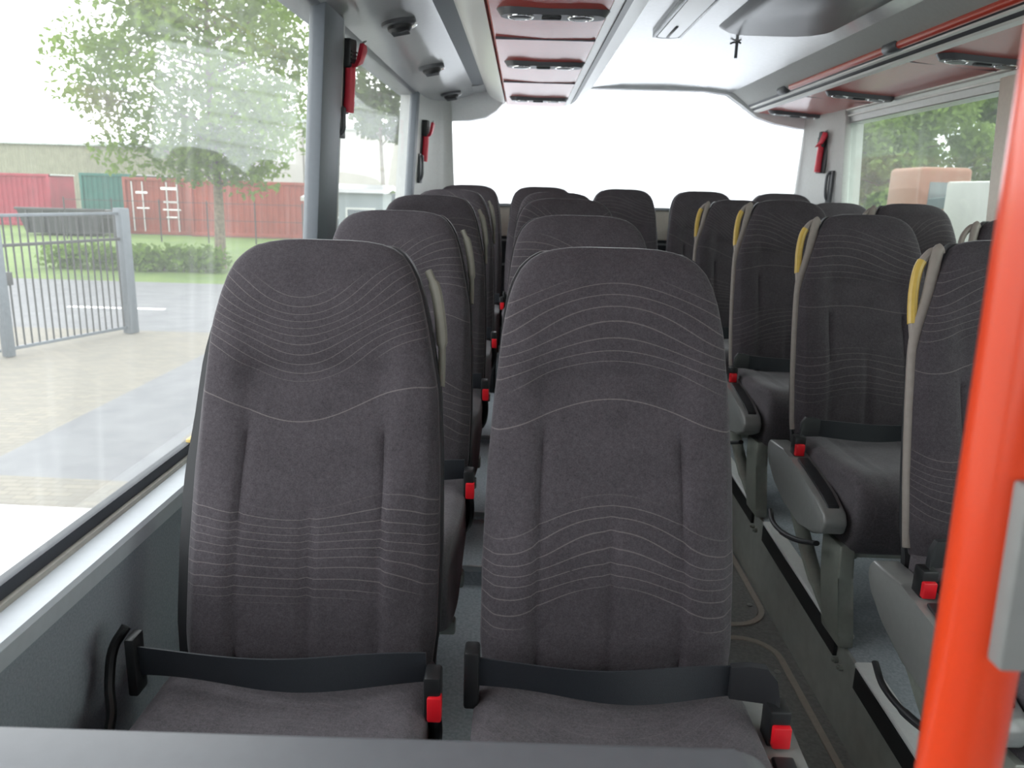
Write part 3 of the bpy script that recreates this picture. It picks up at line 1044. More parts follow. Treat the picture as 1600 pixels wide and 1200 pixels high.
def backrest_mesh(s, cut):
    bm = bmesh.new()
    zs = [0.425 + (1.03 - 0.425) * k / 52 for k in range(52)]
    zs += [1.03 + 0.098 * sin(pi / 2 * k / 18) for k in range(19)]
    NU = 64
    rings = []
    for z in zs:
        th = 0.092 - 0.028 * sm(0.5, 1.05, z)
        th *= math.sqrt(max(0.02, 1 - sm(1.085, 1.1285, z) * 0.93))
        if z < 0.445:
            th *= 0.75 + 0.25 * (z - 0.425) / 0.02
        hp, hm = side_hw(z, cut if s > 0 else 0), side_hw(z, cut if s < 0 else 0)
        yc = lean(z) + 0.046
        ring = []
        for side in (0, 1):
            for k in range(NU + 1 if side == 0 else NU - 1):
                u = -cos(pi * k / NU) if side == 0 else cos(pi * (k + 1) / NU)
                u = u * 0.55 + sin(pi / 2 * u) * 0.45 if abs(u) < 1 else u
                x = u * (hp if u > 0 else hm)
                e = max(0.0, 1 - abs(u) ** 5.0) ** (1 / 3.2)
                if side == 0:
                    y = -th / 2 * e
                    ax = abs(x)
                    low = 1 - sm(0.84, 0.93, z)
                    y -= 0.010 * sm(0.10, 0.16, ax) * (1 - sm(0.19, 0.21, ax)) * (1 - sm(0.95, 1.05, z))        # bolsters
                    y += 0.009 * low * math.exp(-((ax - 0.118) / 0.0055) ** 2) * (1 - sm(0.80, 0.86, z))      # side creases
                    y += 0.007 * math.exp(-(x / 0.0045) ** 2) * (1 - sm(0.66, 0.74, z)) * e                   # centre crease
                    y += (0.010 * math.exp(-((z - 0.915) / 0.022) ** 2) + 0.005 * (1 - sm(0.90, 0.93, z)) * sm(0.80, 0.9, z)) * (1 - sm(0.10, 0.15, ax))
                    y -= 0.018 * math.exp(-((z - 0.62) / 0.13) ** 2) * (1 - sm(0.12, 0.2, ax))                 # lumbar
                    y -= 0.012 * math.exp(-((z - 1.01) / 0.06) ** 2) * e                                       # head pad
                else:
                    y = th / 2 * e
                ring.append(bm.verts.new((x, yc + y, z)))
        rings.append(ring)
    bridge(bm, rings)
    return bm


def shell_mesh(s, cut, flange):
    bm = bmesh.new()
    zs = [0.36 + (1.02 - 0.36) * k / 24 for k in range(24)] + [1.02 + 0.097 * sin(pi / 2 * k / 10) for k in range(11)]
    rings = []
    for z in zs:
        zz_ = min(z + 0.0, 1.128)
        hp, hm = side_hw(zz_, cut if s > 0 else 0) + 0.004, side_hw(zz_, cut if s < 0 else 0) + 0.004
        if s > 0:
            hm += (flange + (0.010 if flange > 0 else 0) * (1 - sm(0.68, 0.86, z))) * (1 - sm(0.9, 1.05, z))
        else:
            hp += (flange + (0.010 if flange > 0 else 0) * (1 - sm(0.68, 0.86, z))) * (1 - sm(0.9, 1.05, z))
        th = 0.092 - 0.028 * sm(0.5, 1.05, z)
        y0 = lean(z) + 0.046 + th * 0.18
        y1 = lean(z) + 0.046 + th * 0.5 + 0.018
        ring = [bm.verts.new(p) for p in ((-hm, y0, z), (hp, y0, z), (hp, y0 + 0.02, z), (hp * 0.93, y1, z), (-hm * 0.93, y1, z), (-hm, y0 + 0.02, z))]
        rings.append(ring)
    bridge(bm, rings)
    return bm


def cushion_mesh(bench=False):
    bm = bmesh.new()
    prof = spline([(0.045, 0.435), (-0.10, 0.438), (-0.25, 0.441), (-0.36, 0.446), (-0.425, 0.438), (-0.462, 0.405), (-0.468, 0.35), (-0.455, 0.28), (-0.43, 0.232),
                   (-0.38, 0.222), (-0.28, 0.245), (-0.12, 0.285), (0.045, 0.30)], 4)
    cy, cz = -0.21, 0.345
    N = 44
    rings = []
    for k in range(N + 1):
        a = -cos(pi * k / N)
        u = a * 0.6 + sin(pi / 2 * a) * 0.4
        e = max(0.0, 1 - abs(u) ** 9) ** (1 / 5.0)
        e = 0.80 + 0.20 * e
        ring = []
        for p in prof:
            y, z = p[0], p[1]
            w = 0.222 - 0.012 * sm(-0.3, -0.46, -abs(y)) - 0.004
            x = u * w
            yy, zz_ = cy + (y - cy) * e, cz + (z - cz) * e
            if z > 0.40:
                ax = abs(x)
                zz_ -= 0.006 * math.exp(-((ax - 0.125) / 0.005) ** 2) + 0.006 * (1 - sm(0.08, 0.125, ax))
                zz_ += 0.006 * sm(0.13, 0.18, ax) * (1 - sm(0.19, 0.215, ax))
            ring.append(bm.verts.new((x, yy, zz_)))
        rings.append(ring)
    bridge(bm, rings)
    return bm


def belt_mesh(x0, x1, z0, z1, sag=0.010, y=-0.075):
    bm = bmesh.new()
    N = 36
    rings = []
    for k in range(N + 1):
        t = k / N
        x = x0 + (x1 - x0) * t
        zc = z0 + (z1 - z0) * t - sag * sin(pi * t)
        yy = y - 0.012 * sin(pi * t) + 0.004 * sin(9 * t)
        tw = 0.006 * sin(pi * t * 2 + 0.4)
        h = 0.0265
        ring = [bm.verts.new(p) for p in ((x, yy - 0.002 - tw, zc + h), (x, yy - 0.0025, zc), (x, yy - 0.002 + tw, zc - h),
                                          (x, yy + 0.001 + tw, zc - h), (x, yy + 0.0005, zc), (x, yy + 0.001 - tw, zc + h))]
        rings.append(ring)
    bridge(bm, rings)
    return bm


def buckle_bm(x, y, z, s, lean_=0.0):
    bm = bmesh.new()
    box(bm, (x - 0.013, y - 0.022, z - 0.045), (x + 0.013, y + 0.020, z + 0.030), 0.005)
    tube(bm, spline([(x, y, z - 0.03), (x + s * 0.004, y + 0.004, z - 0.08), (x - s * 0.002, y + 0.03, z - 0.13), (x - s * 0.012, y + 0.06, z - 0.16)], 5), 0.011, 10)
    return bm


def make_seat(name, s, kind):
    """s = +1: aisle on the +x side. kind: 'window', 'aisle' or 'bench'"""
    t = empty(name)
    full = kind != 'bench' and s < 0
    cut = 1.0 if full else (0.5 if kind == 'window' else 0.0)
    finish('backrest', backrest_mesh(s, cut), F_BACK, t, angle=60)
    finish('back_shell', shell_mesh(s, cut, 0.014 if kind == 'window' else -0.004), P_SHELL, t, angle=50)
    finish('cushion', cushion_mesh(), F_CUSH, t, angle=60)
    if kind == 'window' and not full:
        # the moulded shoulder of the shell shows past the upholstery
        bm = bmesh.new()
        pts = spline([(0.176 , lean(1.08) + 0.062, 1.078), (0.192, lean(1.04) + 0.064, 1.04), (0.203, lean(0.98) + 0.066, 0.98), (0.2065, lean(0.93) + 0.066, 0.93), (0.207, lean(0.88) + 0.066, 0.88)], 6)
        tube(bm, pts, [0.006] * 4 + [0.009] * 12 + [0.006] * 9, 10, flat=1.3)
        finish('shell_shoulder', bm, P_OLIV, t)
    if full:
        # rim tube and grab handle on the aisle side of the shell
        def P(x, z, dy=0.0):
            return (s * x, lean(z) + 0.052 + dy, z)
        bm = bmesh.new()
        pts = spline([P(0.211, 0.44), P(0.214, 0.60), P(0.211, 0.76), P(0.204, 0.88), P(0.194, 0.93), P(0.173, 0.99), P(0.158, 1.05), P(0.146, 1.098), P(0.136, 1.106)], 5)
        tube(bm, pts, 0.0105, 10, flat=1.3)
        rim = finish('shell_rim', bm, P_RIM, t)
        bm = bmesh.new()
        pts = spline([P(0.140, 1.102, 0.006), P(0.160, 1.094, 0.010), P(0.184, 1.062, 0.012), P(0.197, 1.01, 0.012), P(0.203, 0.95, 0.008), P(0.203, 0.905, 0.004)], 6)
        tube(bm, pts, 0.0095, 10)
        hd = finish('grab_handle', bm, P_RIM, t)
        if kind == 'aisle':
            bm = bmesh.new()
            tube(bm, pts[10:27], 0.0112, 10)
            finish('yellow_grip', bm, P_YEL, hd)
    # frame under the cushion
    bm = bmesh.new()
    box(bm, (-0.215, -0.10, 0.165), (0.215, -0.06, 0.205), 0.006)
    box(bm, (-0.215, -0.36, 0.185), (0.215, -0.33, 0.222), 0.006)
    for x in (-0.17, 0.17):
        box(bm, (x - 0.012, -0.40, 0.20), (x + 0.012, 0.06, 0.235), 0.004)
        box(bm, (x - 0.010, -0.01, 0.21), (x + 0.010, 0.05, 0.42), 0.004)
    finish('seat_frame', bm, P_LEG, t)
    # belt
    if kind == 'aisle':
        a, b = -s * 0.222, s * 0.226
        bm = bmesh.new()
        box(bm, (a - 0.012, -0.088, 0.425), (a + 0.012, -0.050, 0.525), 0.005)
        finish('belt_bracket', bm, P_BLK, t)
        finish('seat_belt', belt_mesh(-s * 0.218, s * 0.205, 0.487, 0.485), P_BELT, t)
        bm = bmesh.new()
        rings = []
        for k, (x, y, z, h) in enumerate(((0.182, -0.078, 0.486, 0.027), (0.205, -0.084, 0.490, 0.030), (0.232, -0.092, 0.492, 0.030), (0.246, -0.100, 0.480, 0.026), (0.250, -0.108, 0.462, 0.018))):
            rings.append([bm.verts.new((s * x, y + dy, z + dz)) for dy, dz in ((-0.008, h), (-0.011, 0), (-0.008, -h), (0.006, -h), (0.008, 0), (0.006, h))])
        bridge(bm, rings)
        finish('belt_tongue', bm, P_PAD, t)
        bm = bmesh.new()
        box(bm, (s * 0.250 - 0.017, -0.128, 0.405), (s * 0.250 + 0.017, -0.088, 0.468), 0.005)
        bk = finish('buckle', bm, P_BLK, t)
        bm = bmesh.new()
        box(bm, (s * 0.252 - 0.014, -0.1375, 0.410), (s * 0.252 + 0.014, -0.1165, 0.446), 0.003)
        finish('release_button', bm, P_RED, bk)
        # side console with soft pad, lever and leg
        bm = bmesh.new()
        prof = [(0.075, 0.385), (0.06, 0.402), (-0.08, 0.412), (-0.22, 0.398), (-0.36, 0.372), (-0.435, 0.352), (-0.452, 0.325), (-0.44, 0.292), (-0.37, 0.262), (-0.27, 0.248),
                (-0.13, 0.252), (-0.02, 0.285), (0.05, 0.325), (0.075, 0.355)]
        prism(bm, prof, s * 0.219, s * 0.284, 'X', 0.009, 3)
        cn = finish('side_console', bm, P_CONS, t)
        bm = bmesh.new()
        pr2 = [(-0.150, 0.405), (-0.155, 0.413), (-0.22, 0.4035), (-0.30, 0.3905), (-0.36, 0.379), (-0.415, 0.363), (-0.420, 0.350), (-0.30, 0.37), (-0.2, 0.385)]
        prism(bm, pr2, s * 0.232, s * 0.265, 'X', 0.004, 2)
        finish('soft_pad', bm, P_PAD, cn)
        bm = bmesh.new()
        tube(bm, spline([(s * 0.282, -0.02, 0.185), (s * 0.298, -0.10, 0.178), (s * 0.300, -0.20, 0.186), (s * 0.292, -0.30, 0.208), (s * 0.270, -0.385, 0.238)], 6),
             [0.008] * 12 + [0.011] * 13, 10, flat=0.7)
        finish('recline_lever', bm, P_PAD, t)
        bm = bmesh.new()
        # upright plate under the console, flaring towards the rear like a hook
        f = [(-0.30, 0.262), (-0.31, 0.20), (-0.325, 0.13), (-0.345, 0.07), (-0.36, 0.03), (-0.37, 0.0), (-0.50, 0.0), (-0.495, 0.03), (-0.46, 0.10), (-0.44, 0.18), (-0.43, 0.27)]
        f = [(p[0], p[1] - SL * 0.42) for p in f]
        prism(bm, f, s * 0.180, s * 0.222, 'X', 0.006, 2)
        finish('leg', bm, P_LEG, t)
        bm = bmesh.new()
        pth = spline([(s * 0.205, 0.03, 0.30), (s * 0.208, -0.06, 0.20), (s * 0.207, -0.16, 0.125), (s * 0.205, -0.26, 0.062), (s * 0.203, -0.36, 0.018), (s * 0.203, -0.44, -0.004)], 5)
        tube(bm, pth, [0.026] * 6 + [0.024] * 10 + [0.020] * 10, 10, flat=0.7)
        finish('leg', bm, P_LEG, t)
    else:
        a, b = -s * (0.25 if kind == 'window' else 0.212), s * 0.215
        bm = bmesh.new()
        box(bm, (a - 0.006, -0.090, 0.430), (a + 0.010, -0.055, 0.530), 0.004)
        if kind == 'window':
            tube(bm, spline([(a - s * 0.02, -0.05, 0.53), (a - s * 0.034, -0.07, 0.50), (a - s * 0.034, -0.09, 0.45), (a - s * 0.02, -0.12, 0.41), (a - s * 0.002, -0.20, 0.38)], 5), 0.008, 8)
        finish('belt_bracket', bm, P_BLK, t)
        finish('seat_belt', belt_mesh(a, s * 0.212, 0.487, 0.490), P_BELT, t)
        bk = finish('buckle', buckle_bm(s * 0.226, -0.098, 0.470, s), P_BLK, t)
        bm = bmesh.new()
        box(bm, (s * 0.230 - 0.011, -0.126, 0.428), (s * 0.230 + 0.011, -0.108, 0.470), 0.003)
        finish('release_button', bm, P_RED, bk)
        if kind == 'window':
            for y in (-0.34, -0.06):
                bm = bmesh.new()
                tube(bm, [(-s * 0.12, y, 0.20), (-s * 0.12, y - 0.01, 0.03), (-s * 0.12, y - 0.01, 0.0 - 0.042 * 0.42)], [0.018, 0.018, 0.03], 12)
                finish('leg', bm, P_LEG, t)
        else:
            bm = bmesh.new()
            box(bm, (-0.20, -0.36, -0.03), (0.20, 0.05, 0.20), 0.01)
            finish('pedestal', bm, P_SHELL, t)
    return t


rows_word = ('nearest row', 'second row', 'third row', 'fourth row')
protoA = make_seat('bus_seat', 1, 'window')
protoB = make_seat('bus_seat', 1, 'aisle')
protoC = make_seat('bus_seat', -1, 'aisle')
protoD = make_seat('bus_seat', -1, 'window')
protoE = make_seat('bus_seat', 1, 'bench')
GR = 'charcoal bus seats in rows'

YA = (1.17, 1.99, 2.81, 3.66)
ZA = (0.0, 0.033, 0.072, 0.095)
YC = (1.63, 2.43, 3.23, 4.02)
ZC = (0.012, 0.050, 0.088, 0.082)
for i in range(4):
    t = protoA if i == 0 else dup(protoA)
    t.location = (-0.343, YA[i], ZA[i])
    tag(t, 'charcoal moquette bus seat at the left window in the %s' % rows_word[i], 'bus seat', GR)
for i in range(4):
    t = protoB if i == 0 else dup(protoB)
    t.location = (0.163, YA[i], ZA[i])
    tag(t, 'charcoal moquette bus seat left of the aisle in the %s' % rows_word[i], 'bus seat', GR)
for i in range(4):
    t = protoC if i == 0 else dup(protoC)
    t.location = (1.118, YC[i], ZC[i])
    tag(t, ('charcoal bus seat with yellow grip right of the aisle, half hidden by the orange pole', 'charcoal bus seat with yellow grip right of the aisle in the second row',
            'charcoal bus seat right of the aisle in the third row', 'charcoal bus seat right of the aisle in the fourth row')[i], 'bus seat', GR)
for i in range(4):
    t = protoD if i == 0 else dup(protoD)
    t.location = (1.645, YC[i], ZC[i])
    tag(t, 'charcoal bus seat at the right window in the %s' % rows_word[i], 'bus seat', GR)
for i, x in enumerate((-0.335, 0.115, 0.605, 1.08, 1.56)):
    t = protoE if i == 0 else dup(protoE)
    t.location = (x, 4.66, 0.125)
    tag(t, 'charcoal seat of the back row under the rear window, %s' % ('at the left corner', 'second from the left', 'the one facing the aisle', 'second from the right', 'at the right corner')[i],
        'bus seat', GR)

# ------------------------------------------------------------------ partition in front, pole with its grey box
t = empty('partition', (-0.225, 0.585, -0.2))
tag(t, 'grey partition with a rounded top edge in front of the nearest seats', 'partition')
bm = bmesh.new()
ztop = 0.937
prof = [(-0.44, 0.0), (-0.44, ztop - 0.0)]
for k in range(7):
    a = R(90 - 90 * k / 6)
    prof.append((0.46 - 0.03 + 0.035 * cos(a) * 1.0, ztop - 0.035 + 0.035 * sin(a)))
prof.append((0.482, 0.60))
prof.append((0.49, 0.0))
prism(bm, prof, -0.03, 0.03, 'Y', 0.018, 4)
finish('panel', bm, PARTG, t, angle=60)

t = empty('grab_pole', (0.302, 0.42, -0.235))
tag(t, 'bright orange upright grab pole beside the aisle, close to the viewer', 'grab pole')
bm = bmesh.new()
tube(bm, [(0, 0, 0.0), (-0.0425, 0.0, 1.995)], 0.0228, 40)
finish('pole', bm, ORANGE, t)
bm = bmesh.new()
tube(bm, [(0, 0, -0.002), (0, 0, 0.012), (0, 0, 0.03)], [0.05, 0.05, 0.026], 24)
finish('floor_flange', bm, P_LEG, t)
bm = bmesh.new()
tube(bm, [(-0.0417, 0, 1.955), (-0.0418, 0, 1.965), (-0.0425, 0, 1.998)], [0.026, 0.045, 0.05], 24)
finish('ceiling_flange', bm, DARKT, t)

t = empty('grey_box', (0.27, 0.42, 0.973))
tag(t, 'plain grey plastic box clamped to the right of the orange pole', 'box')
bm = bmesh.new()
prism(bm, [(-0.003, 0.0), (0.020, 0.0), (0.045, 0.03), (0.07, 0.045), (0.07, 0.1065), (-0.0065, 0.1065)], -0.037, -0.0235, 'Y', 0.002)
finish('housing', bm, PANELG, t)
bm = bmesh.new()
box(bm, (0.034, -0.0245, 0.035), (0.066, 0.012, 0.09), 0.003)
finish('back_cover', bm, DARKT, t)

# ------------------------------------------------------------------ outside
GZ = -1.2


def ground(name, pts, z, m, label, cat):
    bm = bmesh.new()
    a = [bm.verts.new((p[0], p[1], z)) for p in pts]
    b = [bm.verts.new((p[0], p[1], z - 0.3)) for p in pts]
    bm.faces.new(a)
    bm.faces.new(b[::-1])
    for k in range(len(a)):
        bm.faces.new((a[k], a[(k + 1) % len(a)], b[(k + 1) % len(a)], b[k]))
    return struct(finish(name, bm, m, smooth=False), label, cat)


ASPH = mat('asphalt', (92, 92, 95), 0.9, noise=0.12, nscale=3.0, second=(103, 103, 105))
SAND = tile_mat('sandy_block_paving', (112, 106, 96), (101, 97, 90), 3.0)
GRASS = mat('grass', (88, 108, 42), 0.95, noise=0.3, nscale=1.2, second=(72, 94, 38))
CONC = mat('pale_concrete', (190, 188, 184), 0.8, noise=0.05, nscale=2)
PAINTW = mat('road_paint', (235, 235, 232), 0.7, noise=0.05)
ground('ground_grass', [(-120, -20), (120, -20), (120, 120), (-120, 120)], GZ - 0.04, GRASS, 'green grass verge reaching to the containers', 'grass')
ground('ground_road', [(-120, 12.9), (40, 12.9), (40, 19.6), (-120, 19.6)], GZ - 0.02, ASPH, 'grey asphalt road across the view outside', 'road')
ground('ground_drive', [(-4.7, -20), (40, -20), (40, 12.95), (-4.6, 12.95)], GZ - 0.01, ASPH, 'grey asphalt drive beside the bus', 'road')
ground('ground_paving', [(-120, -20), (-4.68, -20), (-4.58, 12.95), (-120, 12.95)], GZ - 0.012, SAND, 'sandy block paving beyond the drive', 'paving')
ground('ground_tiles', [(-4.72, 5.60), (-1.0, 5.45), (-1.0, 6.0), (-4.72, 6.18)], GZ, SAND, 'strip of paving blocks across the drive', 'paving')
ground('ground_slab', [(-4.70, -6), (-0.9, -6), (-0.9, 5.44), (-4.70, 5.58)], GZ + 0.003, CONC, 'bright concrete slab right beside the bus', 'paving')
for i, x in enumerate((-16.0, -12.4, -8.9, -5.6)):
    bm = bmesh.new()
    box(bm, (x, 15.25, GZ - 0.03), (x + 1.9, 15.38, GZ - 0.012))
    struct(finish('ground_marking', bm, PAINTW, smooth=False), 'white dash of the road marking, %s' % ('farthest left', 'second from the left', 'third from the left', 'nearest the bus')[i], 'road marking')

# gate of vertical bars between two steel posts
GALV = mat('galvanised_steel', (92, 98, 104), 0.5, metal=0.2, noise=0.1, nscale=20)
DBAR = mat('dark_gate_bars', (44, 44, 44), 0.5)
ga, gb = Vector((-7.10, 10.66, GZ)), Vector((-6.38, 12.70, GZ))
gd = (gb - ga).normalized()
ang = math.atan2(gd.y, gd.x)
L = (gb - ga).length
t = empty('bar_gate', ga, ang)
tag(t, 'steel gate of thin upright bars on two grey posts beyond the paving', 'gate')
for x in (0.0, L):
    bm = bmesh.new()
    w = 0.085 if x > 0 else 0.06
    box(bm, (x - w, -w, 0), (x + w, w, 2.0), 0.008)
    finish('post', bm, GALV, t)
for z in (0.10, 1.52, 1.92):
    bm = bmesh.new()
    box(bm, (0.05, -0.022, z - 0.022), (L - 0.06, 0.022, z + 0.022), 0.004)
    finish('cross_rail', bm, GALV if z != 1.52 else DBAR, t)
for k in range(17):
    bm = bmesh.new()
    x = 0.14 + (L - 0.28) * k / 16
    tube(bm, [(x, 0, 0.08), (x, 0, 1.92)], 0.013, 6)
    finish('bar', bm, DBAR, t)
bm = bmesh.new()
box(bm, (0.06, -0.05, 0.98), (0.16, 0.05, 1.16), 0.01)
finish('lock_box', bm, DBAR, t)
t2 = empty('bar_fence', ga - gd * 0.12, ang + pi)
tag(t2, 'fence panel of upright bars continuing left of the gate', 'fence')
for z in (0.10, 1.52, 1.92):
    bm = bmesh.new()
    box(bm, (0.0, -0.02, z - 0.02), (2.4, 0.02, z + 0.02), 0.004)
    finish('cross_rail', bm, GALV, t2)
for k in range(18):
    bm = bmesh.new()
    tube(bm, [(0.08 + 0.13 * k, 0, 0.08), (0.08 + 0.13 * k, 0, 1.92)], 0.013, 6)
    finish('bar', bm, DBAR, t2)
bm = bmesh.new()
box(bm, (2.36, -0.06, 0), (2.48, 0.06, 2.0), 0.008)
finish('post', bm, GALV, t2)


# shipping containers
def container(x0, y, w, d, h, m, label, doors=False, z=GZ - 0.04, rz=0):
    t = empty('shipping_container', (x0, y, z), rz)
    tag(t, label, 'container', 'shipping containers across the road')
    bm = bmesh.new()
    n = int(w / 0.28)
    prof = []
    for k in range(n):
        a = 0.1 + (w - 0.2) * k / n
        st = (w - 0.2) / n
        prof += [(a, 0.04), (a + st * 0.35, 0.04), (a + st * 0.5, 0.0), (a + st * 0.85, 0.0)]
    prof += [(w - 0.1, 0.04), (w - 0.1, d), (0.1, d)]
    prism(bm, prof, 0.15, h - 0.08, 'Z')
    finish('body', bm, m, t, smooth=False)
    bm = bmesh.new()
    for x in (0.0, w - 0.14):
        box(bm, (x, -0.04, 0), (x + 0.14, 0.10, h), 0.01)
    box(bm, (0.0, -0.03, h - 0.16), (w, 0.10, h), 0.01)
    box(bm, (0.0, -0.03, 0.0), (w, 0.10, 0.2), 0.01)
    finish('corner_frame', bm, m, t)
    bm = bmesh.new()
    box(bm, (0.02, 0.0, h - 0.06), (w - 0.02, d, h - 0.005))
    finish('roof', bm, PALE, t, smooth=False)
    if doors:
        for k, x in enumerate((0.45, 0.95, w - 1.1, w - 0.6)):
            bm = bmesh.new()
            tube(bm, [(x, -0.06, 0.15), (x, -0.06, h - 0.2)], 0.03, 8)
            finish('lock_rod', bm, PALE, t)
        bm = bmesh.new()
        for (a, b, c, e) in ((0.6, 1.9, 0.55, 0.10), (w - 1.4, 2.1, 0.8, 0.12), (w - 1.3, 1.5, 0.7, 0.07), (w - 1.35, 1.15, 0.85, 0.06), (w - 1.2, 0.8, 0.5, 0.06), (0.6, 1.2, 0.6, 0.06)):
            box(bm, (a, -0.012, b), (a + c, 0.0, b + e))
        finish('white_marking', bm, PAINTW, t, smooth=False)
    return t


RUST = mat('container_rust_red', (122, 54, 38), 0.6, noise=0.14, nscale=1.5)
RUST2 = mat('container_orange_red', (128, 52, 35), 0.6, noise=0.12, nscale=1.5)
TEALM = mat('container_teal', (20, 84, 74), 0.6, noise=0.12, nscale=1.5)
PINKM = mat('container_crimson', (130, 34, 50), 0.6, noise=0.12, nscale=1.5)
container(-19.0, 38.2, 3.2, 6, 2.65, RUST, 'rust red container showing its doors with white markings, left of the trunk', True)
container(-15.6, 37.6, 5.9, 2.5, 2.60, RUST2, 'orange red container side on, behind the tree trunk')
container(-22.3, 40.5, 2.6, 6, 2.8, TEALM, 'teal green container left of the rust red doors')
container(-34.0, 42.5, 9.0, 2.5, 2.7, PINKM, 'crimson container at the far left behind the gate')
# dark skips in front of the teal container
t = empty('waste_skip', (-22.4, 35.4, GZ - 0.04))
tag(t, 'dark grey waste skip in front of the teal container', 'skip')
bm = bmesh.new()
ruled(bm, [(0.3, 0, 0.1), (3.5, 0, 0.1), (3.5, 1.8, 0.1), (0.3, 1.8, 0.1)], [(0, -0.1, 1.15), (3.9, -0.1, 1.15), (3.9, 1.9, 1.15), (0, 1.9, 1.15)])
finish('body', bm, mat('skip_dark_grey', (32, 34, 34), 0.6, noise=0.2, nscale=3), t, smooth=False)
bm = bmesh.new()
box(bm, (-0.05, -0.16, 1.10), (3.95, -0.04, 1.22), 0.01)
for k in range(5):
    box(bm, (0.4 + 0.75 * k, -0.14, 0.15), (0.48 + 0.75 * k, -0.02, 1.12), 0.01)
finish('rim', bm, DBAR, t)

# wire fence in front of the containers
t = empty('wire_fence', (-19.2, 33.5, GZ - 0.04))
tag(t, 'thin wire mesh fence in front of the red containers', 'fence')
for k in range(6):
    bm = bmesh.new()
    tube(bm, [(2.0 * k, 0, 0), (2.0 * k, 0, 1.75)], 0.03, 8)
    finish('post', bm, DBAR, t)
for z in (0.3, 0.95, 1.65):
    bm = bmesh.new()
    tube(bm, [(0, 0, z), (10.0, 0, z)], 0.014, 6)
    finish('wire', bm, DBAR, t)

# buildings far behind
OLIVE = corrugated('olive_cladding', (122, 121, 104), 'X', 8)
WHITEB = mat('white_render', (176, 173, 168), 0.8, noise=0.04, nscale=1)
ROOFM = corrugated('pale_roof_sheet', (160, 166, 163), 'Y', 14)
GLD = mat('dark_glazing', (74, 84, 92), 0.15, noise=0.05)


def building(name, x0, y0, w, d, h, wallm, roofm, label, pitch=0.6, windows=(), cat='building'):
    t = empty(name, (x0, y0, GZ - 0.04))
    tag(t, label, cat)
    bm = bmesh.new()
    box(bm, (0, 0, 0), (w, d, h))
    finish('wall', bm, wallm, t, smooth=False)
    bm = bmesh.new()
    prism(bm, [(-0.2, h - 0.02), (d / 2, h + pitch), (d + 0.2, h - 0.02), (d + 0.2, h + 0.12), (d / 2, h + pitch + 0.16), (-0.2, h + 0.12)], -0.2, w + 0.2, 'X')
    finish('roof', bm, roofm, t, smooth=False)
    for (a, b, c, e) in windows:
        bm = bmesh.new()
        box(bm, (a, -0.04, b), (a + c, 0.02, b + e))
        wf = finish('window', bm, PALE, t, smooth=False)
        bm = bmesh.new()
        box(bm, (a + 0.07, -0.06, b + 0.07), (a + c - 0.07, 0.0, b + e - 0.07))
        finish('pane', bm, GLD, wf, smooth=False)
    return t


building('warehouse', -58.0, 62.0, 32.0, 14, 5.0, OLIVE, ROOFM, 'long olive grey warehouse beyond the crimson container', 0.5)
building('reflection_house', -19.2, 50.0, 5.6, 8, 6.2, WHITEB, ROOFM, 'white gabled building put in for a pale window reflection by the big tree', 0.7, [(1.0, 0.8, 1.2, 1.2), (3.4, 0.8, 1.2, 1.2)])  # stands in for a pale reflection in the window glass
building('white_hall', -12.4, 46.0, 7.2, 10, 5.6, WHITEB, ROOFM, 'white flat hall seen through the second left window', 0.4, [(0.8, 1.2, 1.4, 1.1), (4.6, 1.2, 1.4, 1.1)])
building('lean_to_shed', -7.9, 29.5, 1.9, 2.2, 1.95, mat('brown_boards', (122, 112, 98), 0.8, noise=0.2, nscale=3), CONC, 'low brown shed with a pale flat roof beyond the second left window', 0.12,
         [(1.0, 0.9, 0.5, 0.5)], 'shed')
building('grey_kiosk', -6.2, 27.0, 1.5, 1.8, 2.3, mat('kiosk_grey', (132, 140, 146), 0.6, noise=0.05), ALU, 'grey kiosk beside the brown shed', 0.1, [(0.25, 1.1, 1.0, 0.7)], 'kiosk')

# ---- trees
BARK = mat('bark', (104, 94, 78), 0.9, noise=0.3, nscale=12)
LEAF1 = leaf_mat('leaf_fresh_green', (108, 130, 58))
LEAF2 = leaf_mat('leaf_mid_green', (94, 120, 48))
LEAFR = leaf_mat('leaf_bright_green', (112, 134, 76))
LEAFS = leaf_mat('leaf_yellow_green', (122, 140, 82))
LEAF3 = leaf_mat('leaf_soft_green', (92, 106, 66))


def leaves(blobs, n, size, rnd, flat=0.8):
    bm = bmesh.new()
    for (c, r) in blobs:
        for _ in range(n):
            d = Vector((rnd.gauss(0, 1), rnd.gauss(0, 1), rnd.gauss(0, 1))).normalized()
            rr = rnd.random() ** 0.5
            p = Vector(c) + Vector((d.x * r * rr, d.y * r * rr, d.z * r * rr * flat))
            s = size * rnd.uniform(0.6, 1.3)
            e = Euler((rnd.uniform(-1.1, 1.1), rnd.uniform(-1.1, 1.1), rnd.uniform(0, 6.28))).to_matrix()
            q = [p + e @ Vector(v) for v in ((-s, 0, 0), (0, -s * 0.5, 0.1 * s), (s, 0, 0), (0, s * 0.5, 0.1 * s))]
            bm.faces.new([bm.verts.new(v) for v in q])
    return bm


